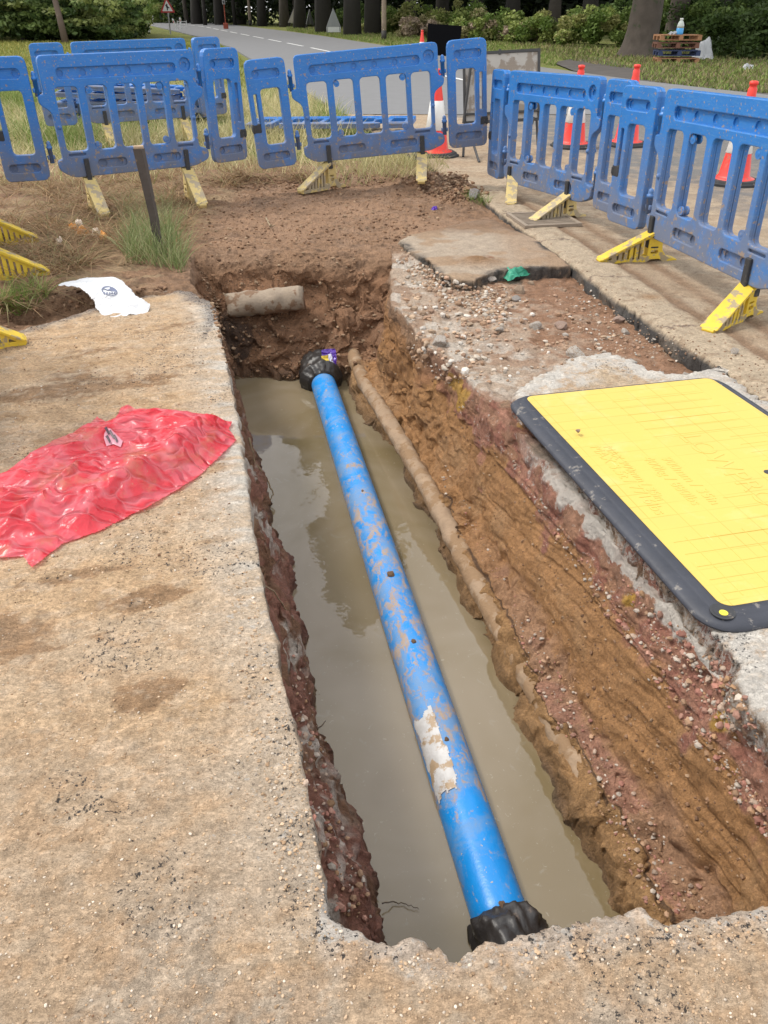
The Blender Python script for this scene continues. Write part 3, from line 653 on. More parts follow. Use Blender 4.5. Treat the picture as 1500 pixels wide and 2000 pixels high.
V, Fc = sleeve(LP-.13, LP+.17, lambda t: PR*1.02+.058*min(1, t*4+.15)*(1-.25*t), 30, fold=.26); link('black_wrapping', mesh('black_wrapping', V, Fc, M_sheet, True), pipe, in_p(MP))['label'] = 'black sheeting wrapped round the far end'
V, Fc = sleeve(-.24, .065, lambda t: PR*1.03+.020*min(1, (1-t)*5+.25), 55, fold=.42); link('black_wrapping', mesh('black_wrapping', V, Fc, M_sheet, True), pipe, in_p(MP))['label'] = 'black cloth wrapped round the near end'
# old pipe along the ledge
M_old = simple('old_pipe', (.32, .225, .145), .9, .35, 11, .9, dirt=(.26, .165, .09), dirtscale=9, dirtth=.47)
opx = [(692, 690), (712, 738), (770, 830), (834, 935), (882, 1020), (936, 1120), (1003, 1240), (1075, 1365), (1155, 1500), (1235, 1640), (1315, 1790)]
pts = [Vector((*gp(a, b, -.565), -.600-.052*min(1, max(0, (b-900)/280))-.012*min(1, max(0, (b-1150)/200)))) + Vector((.018*min(1, max(0, (b-1000)/300)), 0, 0)) for a, b in opx]; pts = [pts[0]+Vector((-.05, .3, .02))]+pts+[pts[-1]+Vector((.1, -.45, -.02))]
fine = []
for a_, b_ in zip(pts, pts[1:]):
    for k in range(14): fine.append(a_.lerp(b_, k/14))
mb = MB(); mb.tube(fine, [.046-.002*k/len(fine) for k in range(len(fine))], 28); me = mb.me('old_pipe', M_old, True)
vv = np.zeros(len(me.vertices)*3); me.vertices.foreach_get('co', vv); vv = vv.reshape(-1, 3); vv += dv(vv, 14, 4, 61)*.022; me.vertices.foreach_set('co', vv.ravel())
op = link('old_pipe', me); setp(op, 'old mud-caked tan pipe running along the ledge right of the blue pipe', 'pipe')
# stub crossing the end wall
sa = at_y(446, 597, 5.31); sb = at_y(588, 582, 5.37); fine = [sa.lerp(sb, k/30) for k in range(31)]
mb = MB(); mb.tube(fine, [.082+.002*sin(k) for k in range(31)], 32); me = mb.me('drain_pipe', simple('stub', (.30, .235, .17), .85, .3, 22, .6, dirt=(.20, .12, .07), dirtscale=9, dirtth=.50), True)
vv = np.zeros(len(me.vertices)*3); me.vertices.foreach_get('co', vv); vv = vv.reshape(-1, 3); vv += dv(vv, 9, 4, 66)*.045; vv[:, 0] += (fbm(vv*np.array([.2, 1, 1]), 18, 3, 68)-.5)*.07; me.vertices.foreach_set('co', vv.ravel())
o_ = link('drain_pipe', me); setp(o_, 'short length of old stone-coloured pipe crossing the end wall of the trench', 'pipe')

# ================================================================== YELLOW TRENCH BOARD
bz = .035
c0 = Vector(gp(988, 772, bz)); c1 = Vector(gp(1392, 1222, bz)); c3 = Vector(gp(1394, 729, bz))
e1 = (c1-c0).normalized(); BLn = (c1-c0).length; e2 = Vector((-e1.y, e1.x)); 
if e2.dot(c3-c0) < 0: e2 = -e2
BWd = (c3-c0).dot(e2)
Lc, Wc = 1.55, 1.02
# local x = e2 (width), local y = -e1 (towards the back); origin = far left corner
MBd = Matrix(((e2.x, -e1.x, 0, c0.x), (e2.y, -e1.y, 0, c0.y), (0, 0, .72, .004), (0, 0, 0, 1)))
Lc = BLn+.01; Wc = BWd+.01
m, nt, B = newmat('yellow_board'); co = coords(nt)
br = nd(nt, 'ShaderNodeTexBrick'); br.offset = 0; br.inputs['Color1'].default_value = (.61, .445, .098, 1); br.inputs['Color2'].default_value = (.59, .43, .098, 1)
br.inputs['Mortar'].default_value = (.46, .32, .05, 1); br.inputs['Scale'].default_value = 1; br.inputs['Mortar Size'].default_value = .0016; br.inputs['Brick Width'].default_value = .105; br.inputs['Row Height'].default_value = .072
nt.links.new(co, br.inputs['Vector'])
base = mixn(nt, ramp(nt, noise_n(nt, co, 2.2, 4), .42, .6), (.61, .445, .098), br.outputs[0])
base = mixn(nt, ramp(nt, noise_n(nt, co, 5, 6, .7), .56, .75, 0, .4), base, (.62, .54, .26))
mpn = nd(nt, 'ShaderNodeMapping'); mpn.inputs['Rotation'].default_value = (0, 0, .5); mpn.inputs['Scale'].default_value = (14, 1.5, 1); nt.links.new(co, mpn.inputs[0])
base = mixn(nt, ramp(nt, noise_n(nt, mpn.outputs[0], 5, 5, .6), .70, .76, 0, .35), base, (.86, .80, .5))
base = mixn(nt, ramp(nt, noise_n(nt, co, 60, 4), .735, .76, 0, .55), base, (.35, .24, .12))
nt.links.new(base, B.inputs['Base Color']); B.inputs['Roughness'].default_value = .6; bump(nt, br.outputs['Fac'], -.25, .0015, B); M_board = m
M_rub = simple('rubber_edge', (.035, .038, .050), .55, .35, 10, .3, dirt=(.18, .165, .15), dirtscale=24, dirtth=.60)
board = empty('trench_board', (c0.x, c0.y, 0), 0, 'large yellow board with black rubber edge laid over the ground beside the trench', 'trench cover')
def inb(M): return Matrix.Translation((-c0.x, -c0.y, 0)) @ M
def rloop(inset, r, z): return [(x, -y, z) for x, y in rrect(inset, inset, Wc-inset, Lc-inset, r, 8)]
IL, IR, IN, IB = .078, .05, .078, .026
def bloop(f, r, z): return [(x, -y, z) for x, y in rrect(IL*f, IB*f, Wc-IR*f, Lc-IN*f, r, 8)]
rings = [rloop(-.004, .10, 0), rloop(-.006, .10, .010), bloop(.08, .095, .024), bloop(.42, .075, .034), bloop(.48, .072, .0315), bloop(.54, .07, .0345), bloop(.97, .035, .037), bloop(1.0, .035, .028)]
V = [p for r_ in rings for p in r_]; n = len(rings[0]); Fc = []
for i in range(len(rings)-1):
    for j in range(n): Fc.append((i*n+j, i*n+(j+1) % n, (i+1)*n+(j+1) % n, (i+1)*n+j))
Fc.append(tuple(range(n)))
mb = MB(); mb.add(mesh('e', V, Fc, M_rub, False))
for t in (.38, .45): mb.tube([(.03, -Lc*t, .0285), (.03, -Lc*t, .0305)], .006, 12)
rim = link('rubber_edging', mb.me('rubber_edging', M_rub, True), board, inb(MBd))
# corner fixing hole with yellow peg
mb = MB(); mb.tube([(0, 0, 0), (0, 0, .004), (0, 0, .0045)], [.034, .034, .030], 24); mb.tube([(0, 0, .004), (0, 0, .0055)], .026, 24)
rg = link('fixing_ring', mb.me('fixing_ring', M_black, False), board, inb(MBd @ Matrix.Translation((.065, -Lc+.062, .033))))
mb = MB(); mb.tube([(0, 0, 0), (0, 0, .007)], .012, 14); link('peg', mb.me('peg', simple('peg', (.75, .62, .05), .5), False), rg, Matrix.Translation((-.003, -.008, 0)))
V = [(x, -y, .033) for x, y in rrect(IL-.002, IB-.002, Wc-IR+.002, Lc-IN+.002, .035, 6)]
V2 = [(x, y, .038) for x, y, z in V]; n = len(V)
mb = MB(); mb.add(mesh('p', V+V2, [tuple(range(n, 2*n))]+[(j, (j+1) % n, n+(j+1) % n, n+j) for j in range(n)], M_board, False))
def text_mesh(s, size, ext=.0012):
    cu = bpy.data.curves.new('t', 'FONT'); cu.body = s; cu.size = size; cu.extrude = ext; cu.align_x = 'LEFT'
    o = bpy.data.objects.new('t', cu); COL.objects.link(o); dg = bpy.context.evaluated_depsgraph_get()
    me = bpy.data.meshes.new_from_object(o.evaluated_get(dg)); bpy.data.objects.remove(o); return me
def put_text(s, px, py, size):
    g = Vector(gp(px, py, .045))-c0; lx_, ly_ = g.dot(e2), g.dot(-e1)
    # text runs along e1 (towards the viewer) with its top towards +x
    Mt = Matrix(((0, 1, 0, lx_), (-1, 0, 0, ly_), (0, 0, 1, .0388), (0, 0, 0, 1))); mb.add(text_mesh(s, size), Mt)
put_text('LOWPRO 15/10', 1325, 845, .125)
for s, x, y, z in (('MAX 3.5t / 7716lbs', 1152, 866, .062), ('MAX 900mm / 35in', 1178, 866, .05), ('400kg / 880lbs', 1255, 888, .058), ('900mm / 35in', 1290, 888, .06)): put_text(s, x, y, z)
for k in range(19):   # raised rib panels
    yk = -.16-k*.066
    mb.box((Wc*.62, yk, .0384), (Wc*.42, .0022, .0016)) if k not in (6, 7, 8, 9, 10, 11) else mb.box((Wc*.80, yk, .0384), (Wc*.2, .0022, .0016))
for k in range(6):
    mb.box((.16+k*.10, -Lc+.26, .0384), (.0022, .30, .0016)); 
for k in range(5): mb.box((.41, -Lc+.13+k*.065, .0386), (.60, .0022, .0016))
link('yellow_plate', mb.me('yellow_plate', M_board, False), board, inb(MBd))
# black disc on the right standing for the shade in the lifting hole
g = Vector(gp(1502, 918, .04))-c0; mb = MB(); mb.tube([(g.dot(e2), g.dot(-e1), .0375), (g.dot(e2), g.dot(-e1), .0392)], .016, 16); link('lifting_hole_shade', mb.me('lifting_hole_shade', M_black, False), board, inb(MBd))

# ================================================================== BARRIERS
PW, PH = 1.30, .86
openings = [(.09, .275), (.335, .515), (.575, .76), (.815, 1.0), (1.045, 1.225)]
out_main = [(.0, .60), (-.05, .60), (-.05, .53), (.035, .48), (.045, .14), (.0, .13), (.0, .06), (.10, .0), (1.20, .0), (1.34, .05), (1.34, .13), (1.255, .14), (1.255, .48), (1.35, .53), (1.35, .60), (1.30, .60), (1.30, .86), (.0, .86)]
out_main = roundpoly(out_main, .045)
holes = [rrect(a, .19, b, .645, .035) for a, b in openings]
recs = [rrect(.13, .70, 1.13, .772, .03), circ(1.215, .755, .05, 20), rrect(.33, .055, .58, .118, .028), rrect(.82, .055, 1.07, .118, .028), rrect(.10, .157, .24, .172, .006), rrect(1.06, .157, 1.20, .172, .006)]
dim = [circ(.16+k*.187, .736, .026) for k in range(6)]+[circ(1.215, .755, .022)]+[circ(x, .087, .025) for x in (.385, .525, .875, 1.015)]
out_nar = roundpoly([(.0, 0), (.36, 0), (.36, .86), (.0, .86)], .055)
nh = [rrect(.075, .19, .255, .635, .03), rrect(.292, .30, .322, .60, .008)]
nrec = [rrect(.06, .715, .31, .78, .028), rrect(.06, .065, .31, .125, .028)]
ndim = [circ(x, z, .026) for x in (.10, .27) for z in (.747, .095)]
def panel(name, out, holes, recs, dims, mat):
    mb = MB(); T = .046
    mb.add(shape2d([out]+holes, .003, 0, 0))
    mb.add(shape2d([out]+holes+dims, .012, 0, .0055)); mb.add(shape2d([out]+holes+dims, .012, 0, -.0055))
    mb.add(shape2d([out]+holes+recs, .022, .006, -.0195)); mb.add(shape2d([out]+holes+recs, .022, .006, .0195))
    return mb
def main_mesh(mat):
    mb = panel('m', out_main, holes, recs, dim, mat)
    for (x, z) in ((.365, .615), (.97, .615), (.365, .22), (.97, .22)):   # lugs in the corners of two openings
        for s in (-1, 1):
            mb.tube([(x, s*.012, z), (x, s*.023, z)], .026, 16); mb.tube([(x, s*.023, z), (x, s*.0235, z), (x, s*.025, z)], [.012, .012, .006], 10)
    for (x, z) in ((.068, .37), (1.24, .37)):
        for s in (-1, 1): mb.tube([(x, s*.028, z), (x, s*.038, z), (x, s*.044, z)], [.017, .015, .006], 12)
    return mb.me('main_panel', mat, False)
def nar_mesh(mat):
    mb = panel('n', out_nar, nh, nrec, ndim, mat)
    for s in (-1, 1): mb.tube([(.035, s*.024, .40), (.035, s*.027, .40)], .014, 12)
    return mb.me('end_panel', mat, False)
def hinge_mesh(mat):
    out = []
    for z0, z1 in ((.60, .72), (.13, .24)):
        mb = MB(); mb.tube([(0, 0, z0-.012), (0, 0, z1-.02), (0, 0, z1-.02), (0, 0, z1), (0, 0, z1), (0, 0, z1+.012), (0, 0, z1+.03), (0, 0, z1+.038)], [.019, .019, .024, .024, .017, .019, .015, .005], 14)
        mb.box((0, 0, z0+.03), (.062, .022, .03), None, .004); out.append(mb.me('hinge_pin', mat, True))
    return out
def clip_mesh(mat):
    mb = MB(); mb.box((.33, 0, .33), (.075, .062, .075), None, .006); mb.box((.36, 0, .33), (.02, .068, .045), None, .003)
    return mb.me('clip', mat, False)
def post_mesh(mat):
    mb = MB(); mb.box((0, -.040, .035), (.042, .02, .20), None, .006); mb.box((0, .040, .035), (.042, .02, .20), None, .006); mb.box((0, 0, -.045), (.05, .075, .04), None, .006)
    return mb.me('post', mat, False)
def foot_mesh(mat):
    out = roundpoly([(.42, 0), (.435, .03), (.04, .235), (-.045, .24), (-.06, .10), (-.10, .045), (-.19, .022), (-.195, .0), (-.08, .0), (-.05, .028), (.02, .028), (.06, 0)], .012, 3)
    hl = [rrect(-.025, .115, .035, .128, .005, 2), rrect(-.028, .072, .032, .098, .01, 2)]
    hl.append([(.055, .055), (.095, .055), (.095, .175), (.055, .19)])
    for k in range(5):
        x = .115+k*.042; top = .235-(x+.012-.04)*.535-.035; hl.append([(x, .03), (x+.014, .03), (x+.014, top), (x, top+.006)])
    hl.append([(.335, .03), (.375, .03), (.34, .05)])
    mb = MB(); M = Matrix.Rotation(-pi/2, 4, 'Z')       # the shape's x axis points to local -y (towards the works)
    mb.add(shape2d([out]+hl, .066, .003), M); mb.add(shape2d([roundpoly([(.415, 0.03), (.425, .038), (.035, .242), (-.04, .246), (-.045, .22), (.03, .218)], .006, 2)], .096, .003), M)
    return mb.me('foot', mat, False)
PM = {}
for key, mat in (('a', M_blue), ('b', M_blue2)): PM[key] = (main_mesh(mat), nar_mesh(mat), hinge_mesh(mat))
clipm, postm = clip_mesh(M_black), post_mesh(M_black); footY, footP = foot_mesh(M_yel), foot_mesh(M_yelpale)
GRP = 'blue barriers fenced round the trench'
def frame_from(a, b, up=Vector((0, 0, 1))):
    x = (b-a).normalized(); y = up.cross(x).normalized(); z = x.cross(y); M = Matrix((x, y, z)).transposed().to_4x4(); M.translation = a; return M
def barrier(L, R, yl, yr, label, key='a', group=GRP, feet=((.23, 'p'), (1.16, 'p')), zb=None, cl=True, dz=0, footyaw=0, nl=1, nr=1):
    """L,R: top corners (x,y,z) of the main panel; yl,yr: yaw of the end panels relative to it (degrees)"""
    L, R = Vector(L), Vector(R); M = frame_from(L, R); sc = (R-L).length/PW
    M = M @ Matrix.Diagonal((sc, 1, 1, 1)) @ Matrix.Translation((0, 0, -PH))
    base = Vector(((L.x+R.x)/2, (L.y+R.y)/2, 0)); root = empty('barrier', base, 0, label, 'barrier', group)
    I = Matrix.Translation(-base)
    mm, nm, hm = PM[key]
    link('main_panel', mm, root, I @ M)
    if nl:
        ML = M @ Matrix.Translation((-.055, 0, dz)) @ Matrix.Rotation(radians(180+yl), 4, 'Z') @ Matrix.Translation((.03, 0, 0))
        e = link('end_panel', nm, root, I @ ML)
        if cl: link('clip', clipm, e, Matrix.Identity(4))
        for h_ in hm: link('hinge_pin', h_, root, I @ M @ Matrix.Translation((-.045, 0, 0)))
    if nr:
        MR = M @ Matrix.Translation((PW+.055, 0, dz)) @ Matrix.Rotation(radians(yr), 4, 'Z') @ Matrix.Translation((.03, 0, 0))
        e = link('end_panel', nm, root, I @ MR)
        if cl: link('clip', clipm, e, Matrix.Translation((0, 0, -.12)))
        for h_ in hm: link('hinge_pin', h_, root, I @ M @ Matrix.Translation((PW+.045, 0, 0)))
    for ft_ in feet:
        fx, kind = ft_[:2]; tip = ft_[2] if len(ft_) > 2 else None
        p = M @ Vector((fx, 0, -.0)); link('post', postm, root, I @ M @ Matrix.Translation((fx, 0, 0)))
        yaw = math.atan2((R-L).y, (R-L).x)
        zg = drop(p.x, p.y)[0] if zb is None else zb
        g = drop(p.x+.25*sin(yaw), p.y-.25*cos(yaw))[0]; zg = max(min(zg, g+.03), 0.0) if zb is None else zb
        if tip is not None:
            dv2 = -Vector((p.x, p.y)) if tip == 'cam' else Vector(gp(*tip[:2]))-Vector(gp(*tip[2:]))
            yaw = math.atan2(dv2.y, dv2.x)+pi/2; footyaw = 0
        Mf = Matrix.Translation((p.x, p.y, zg-.008)) @ Matrix.Rotation(yaw+radians(footyaw), 4, 'Z') @ Matrix.Diagonal((1, .86, max(.8, (p.z+.0-zg)/.245), 1))
        link('foot', footY if kind == 'y' else footP, root, I @ Mf)
    return root
def topc(px, py, Y): v = at_y(px, py, Y); return (v.x, v.y, v.z)
barrier(topc(68, 108, 6.85), topc(373, 96, 7.42), -12, 12, 'mud-speckled blue barrier behind the dark wooden stake, joined on its right to another', feet=((.23, 'p', (172, 413, 142, 388)), (1.12, 'p', (412, 385, 352, 350))))
barrier(topc(571, 108, 7.88), topc(853, 81, 8.02), 14, -2, 'tilted blue barrier directly behind the far end of the trench, its right side riding high', feet=((.23, 'p', (578, 373, 642, 362)), (1.12, 'p', 'cam')))
barrier(topc(1002, 137, 7.60), topc(1181, 150, 6.45), -12, -8, 'blue barrier on the dusty road behind the drain grate, two traffic cones showing through it', key='b', feet=((.12, 'p', 'cam'), (1.03, 'p', (1058, 457, 1172, 440))), dz=-.005)
barrier(topc(1311, 172, 5.52), topc(1606, 205, 4.02), 8, 5, 'blue barrier on the road nearest the yellow board, a traffic cone behind its bars', key='b', feet=((.09, 'y', (1193, 531, 1343, 525)), (1.10, 'y', (1410, 648, 1520, 600))), nr=0)
barrier(topc(136, 82, 10.7), topc(360, 74, 11.25), -8, 15, 'blue barrier standing in long grass behind the mud-speckled front barrier', group='blue barriers fenced round the trench')
# side row at the left edge of the picture: its feet reach into view
def side(tipA, tipB, label, key='a', z=1.1):
    a = Vector(gp(*tipA)); b = Vector(gp(*tipB)); d = (a-b).normalized(); n = Vector((d.y, -d.x))
    if n.x < 0: n = -n
    off = -n*.435; pA_, pB_ = a+off, b+off; pitch = (pA_-pB_).length
    L = pB_-d*(.23*pitch/.93); R = L+d*(1.30*pitch/.93)
    return L, R
La = Vector(gp(114, 548))-Vector((.44, 0)); Lb = Vector(gp(75, 442))-Vector((.44, -.02)); dd = (Lb-La).normalized()
s0 = La-dd*.23; s1 = s0+dd*1.30
barrier((s0.x, s0.y, 1.1), (s1.x, s1.y, 1.1), 0, 6, 'blue barrier at the left edge whose two yellow feet stand on the dry verge', feet=((.23, 'y'), (1.16, 'y')), nl=0)
t1 = Vector(gp(72, 692))-Vector((.44, 0)); t0 = t1-dd*1.16
s0 = t0; s1 = s0+dd*1.30
barrier((s0.x, s0.y, 1.1), (s1.x, s1.y, 1.1), 0, 0, 'blue barrier at the left edge with one yellow foot on the muddy pavement', feet=((1.16, 'y'),), nl=0, nr=0)
# barriers lying in the grass
FLATG = 'blue barriers piled flat in the grass'
def flat_barrier(c, yaw, z, label, tilt=0, key='a', group=FLATG, ends=True):
    root = empty('barrier', (c[0], c[1], z), 0, label, 'barrier', group); mm, nm, hm = PM[key]
    M = Matrix.Rotation(yaw, 4, 'Z') @ Matrix.Rotation(tilt, 4, 'Y') @ Matrix.Rotation(-pi/2, 4, 'X') @ Matrix.Translation((-PW/2, 0, -PH/2))
    link('main_panel', mm, root, M)
    if ends:
        link('end_panel', nm, root, M @ Matrix.Translation((-.055, 0, 0)) @ Matrix.Rotation(pi, 4, 'Z') @ Matrix.Translation((.03, 0, 0)))
        link('end_panel', nm, root, M @ Matrix.Translation((PW+.085, 0, 0)))
    return root
pc = gp(262, 232); names = ['bottom barrier of the flat pile in the grass', 'second barrier up in the flat pile in the grass', 'third barrier up in the flat pile in the grass', 'fourth barrier up in the flat pile, askew', 'top barrier of the flat pile in the grass']
for k, nm_ in enumerate(names):
    flat_barrier((pc[0]+random.uniform(-.08, .08), pc[1]+.25+random.uniform(-.06, .06)), random.uniform(-.10, .10)+(.16 if k == 3 else 0)+.08, .04+.088*k, 'blue, '+nm_, random.uniform(-.02, .02)+(.05 if k > 2 else 0))
pc = gp(648, 262); flat_barrier((pc[0], pc[1]+.2), -.12, .12, 'single blue barrier lying flat in grass behind the tilted barrier', -.02, group=None)

# ================================================================== CONES
M_red = simple('cone_red', (.80, .045, .03), .45, .15, 9, 0, dirt=(.45, .12, .08), dirtscale=7, dirtth=.58); M_whitec = simple('cone_white', (.78, .77, .74), .45, .1, 9, 0, dirt=(.5, .46, .4), dirtscale=6, dirtth=.6)
def lathe(prof, n=28):
    bm = bmesh.new(); rings = []
    for r, z in prof: rings.append([bm.verts.new((r*cos(2*pi*k/n), r*sin(2*pi*k/n), z)) for k in range(n)])
    for a, b in zip(rings, rings[1:]):
        for k in range(n): bm.faces.new((a[k], a[(k+1) % n], b[(k+1) % n], b[k]))
    if prof[0][0] > 0: bm.faces.new(rings[0][::-1])
    bm.faces.new(rings[-1]); return bm
def fin(bm, name, mat, smooth=True):
    me = bpy.data.meshes.new(name); bmesh.ops.recalc_face_normals(bm, faces=bm.faces); bm.to_mesh(me); bm.free(); me.materials.append(mat); me.polygons.foreach_set('use_smooth', np.full(len(me.polygons), smooth)); return me
cr = lambda z: .148-(z-.04)*.152
cone_body = fin(lathe([(.195, .036), (.19, .05), (.160, .056), (cr(.075), .075), (cr(.3), .3), (cr(.74), .74), (.040, .745), (.040, .80), (.032, .81), (.031, .83), (.040, .835), (.038, .86), (.02, .865)]), 'body', M_red)
cone_slv = fin(lathe([(cr(.27)+.001, .27), (cr(.27)+.004, .273), (cr(.56)+.004, .557), (cr(.56)+.001, .56)]), 'white_sleeve', M_whitec)
mb = MB(); bm_ = mb.bm; oc = roundpoly([(.13, -.245), (.245, -.13), (.245, .13), (.13, .245), (-.13, .245), (-.245, .13), (-.245, -.13), (-.13, -.245)], .02, 2)
n = len(oc); V = []
for s, z in ((1, 0), (1, .022), (.93, .026), (.90, .045), (.8, .048)): V += [(x*s, y*s, z) for x, y in oc]
Fc = [(i*n+j, i*n+(j+1) % n, (i+1)*n+(j+1) % n, (i+1)*n+j) for i in range(4) for j in range(n)]+[tuple(range(4*n, 5*n)), tuple(range(n-1, -1, -1))]
cone_base = mesh('base', V, Fc, M_black, False)
CG = 'red and white traffic cones'
def cone(px, py, label, rz=0, loc=None, s=1):
    g = loc or gp(px, py); r = empty('traffic_cone', (g[0], g[1], .0), rz, label, 'traffic cone', CG); r.scale = (s, s, s)
    link('base', cone_base, r); link('body', cone_body, r); link('white_sleeve', cone_slv, r)
cone(850, 304, 'red and white cone behind the right end of the tilted barrier', .2)
cone(1118, 287, 'red and white cone seen through the bars behind the drain grate barrier', .1)
cone(1222, 284, 'red and white cone seen through the narrow panels where two road barriers meet', .4)
cone(1430, 358, 'red and white cone behind the barrier nearest the yellow board, the closest cone', .15)
cone(0, 0, 'far cone standing beside the black board across the road', .3, (1.13, 27.5), 1.0)

def xat2(px, Y): return Y*(px-750)/F/(CP+(1000-50)/F*SP)
# ================================================================== SIGNS
M_frame = simple('sign_frame', (.035, .034, .033), .6, .2, 12); M_sback = simple('sign_back', (.36, .335, .30), .45, .2, 4, 0, dirt=(.22, .18, .14), dirtscale=5, dirtth=.5)
M_sblack = simple('black_sheet', (.004, .004, .005), .9, .1, 5, 0, spec=.1); M_gal = simple('galvanised', (.33, .33, .33), .5, .2, 15); M_whit = simple('white_paint', (.72, .72, .70), .5, .1, 8)
# back of the large frame sign
tl = at_y(922, 106, 10.2); tr = at_y(1069, 98, 10.2); bl = at_y(908, 240, 10.0); br_ = at_y(1048, 230, 10.0)
xw = (tr-tl).length; hh = (tl-bl).length
sg = empty('road_sign', ((tl.x+tr.x)/2, 10.1, 0), 0, 'back of a large temporary road sign on black frame legs between two barriers', 'road sign')
x_ = (tr-tl).normalized(); z_ = (tl-bl).normalized(); y_ = z_.cross(x_).normalized(); z_ = x_.cross(y_); MS = Matrix((x_, y_, z_)).transposed().to_4x4(); MS.translation = bl
I = Matrix.Translation((-sg.location.x, -sg.location.y, 0))
mb = MB(); mb.box((xw/2, 0, hh/2), (xw-.03, .006, hh-.03)); link('sign_plate', mb.me('sign_plate', M_sback), sg, I @ MS)
mb = MB(); t = .028
for c_, d_ in (((xw/2, 0, hh), (xw+t, t, t)), ((xw/2, 0, 0), (xw+t, t, t)), ((0, 0, hh/2), (t, t, hh-t)), ((xw, 0, hh/2), (t, t, hh-t))): mb.box(c_, d_)
mb.box((xw*.5, -.022, hh*.12), (xw, .02, .02)); mb.box((xw*.48, -.012, hh), (.03, .012, .05), None)
link('sign_frame', mb.me('sign_frame', M_frame), sg, I @ MS)
for a_, b_ in ((bl, at_y(905, 300, 9.75)), (bl+x_*.02, at_y(936, 316, 9.35)), (br_, at_y(1052, 292, 9.9)), (br_-x_*.03, at_y(1015, 312, 9.35))):
    b_ = Vector((b_.x, b_.y, .0)); top_ = Vector(a_)+(Vector(a_)-b_).normalized()*.15 if a_ is bl else Vector(a_)
    mb = MB(); mb.tube([top_, b_], .014, 8); link('leg', mb.me('leg', M_frame), sg, I)
mb = MB(); mb.tube([tl+Vector((0, -.03, 0)), bl+Vector((-.02, -.03, 0))], .016, 8); link('leg', mb.me('leg', M_frame), sg, I)
# black board across the road
bx = at_y(864, 70, 25.5); bb = empty('black_board', (bx.x, 25.5, 0), -.08, 'plain black board on a low stand across the road in front of the bushes', 'board')
mb = MB(); mb.box((0, 0, .66), (.92, .02, .74), Matrix.Rotation(.06, 4, 'Y'), .004); link('panel', mb.me('panel', M_sblack), bb)
for s in (-1, 1): mb = MB(); mb.tube([(s*.36, 0, .5), (s*.4, -.12, 0)], .015, 8); mb.tube([(s*.36, .02, .5), (s*.4, .28, 0)], .015, 8); link('leg', mb.me('leg', M_frame), bb)
# three triangular sign backs
def tri_sign(px, pybase, w, h, mat, label, plate=None, rz=0):
    g = gp(px, pybase, -.05); r = empty('road_sign', (g[0], g[1], -.05), rz, label, 'road sign', 'temporary signs on the far verge')
    tri = roundpoly([(-w/2, .40), (w/2, .40), (0, .40+h)], .05, 3); link('sign_plate', fin(MB().add(shape2d([tri], .012)).bm, 'sign_plate', mat, False), r)
    mb = MB(); q = [Vector((-w/2, .01, .40)), Vector((w/2, .01, .40)), Vector((0, .01, .40+h))]
    for i in range(3): mb.tube([q[i], q[(i+1) % 3]], .016, 6)
    mb.tube([(0, -.012, .4), (0, -.012, .4+h)], .012, 6); link('sign_frame', mb.me('sign_frame', M_gal), r)
    for s in (-1, 1): mb = MB(); mb.tube([(s*w*.42, 0, .42), (s*w*.47, -.12, 0)], .016, 6); mb.tube([(s*w*.42, 0, .42), (s*w*.47, .25, 0)], .016, 6); link('leg', mb.me('leg', M_frame), r)
    if plate: mb = MB(); mb.box((0, -.018, .24), (w*1.02, .01, .30)); link('lower_plate', mb.me('lower_plate', plate), r)
M_gr2 = simple('grey_back', (.30, .31, .31), .5, .15, 3); M_beige = simple('beige_back', (.42, .38, .31), .5, .1, 3); M_dk = simple('dark_back', (.06, .06, .065), .5, .1, 3)
tri_sign(576, 55, 1.10, 1.02, M_beige, 'beige-backed triangular sign, the farthest on the far verge')
tri_sign(606, 59, .85, .95, M_dk, 'dark triangular sign seen partly from the side between two others', rz=.9)
tri_sign(652, 66, .92, 1.05, M_gr2, 'grey-backed triangular sign with a pale plate below it', M_whit)
# junction warning sign on the left verge
g = gp(333, 67, -.05); r = empty('warning_sign', (g[0], g[1], -.05), 0, 'red-bordered triangular warning sign with black side-road symbol on a grey post', 'road sign')
M_sr = simple('sign_red', (.45, .04, .04), .5, .1, 8); M_bk = simple('sign_black', (.01, .01, .01), .5, .1, 8)
link('sign_plate', fin(MB().add(shape2d([roundpoly([(-.48, 1.2), (.48, 1.2), (0, 2.06)], .08, 4)], .02)).bm, 'sign_plate', M_sr, False), r)
link('white_face', fin(MB().add(shape2d([roundpoly([(-.34, 1.28), (.34, 1.28), (0, 1.88)], .03, 3)], .008, 0, -.0155)).bm, 'white_face', M_whit, False), r)
mb = MB(); mb.box((0, -.024, 1.50), (.07, .006, .36)); mb.box((.07, -.0245, 1.47), (.14, .006, .06)); mb.box((-.055, -.0245, 1.60), (.10, .006, .055)); mb.box((0, -.0243, 1.52), (.13, .005, .08)); link('symbol', mb.me('symbol', M_bk), r)
mb = MB(); mb.tube([(0, .05, 0), (0, .05, 2.5)], .045, 10); link('post', mb.me('post', M_gal), r)
mb = MB(); mb.box((0, -.0, 2.28), (.62, .02, .30)); link('upper_plate', mb.me('upper_plate', simple('dull_plate', (.10, .13, .14), .5)), r)
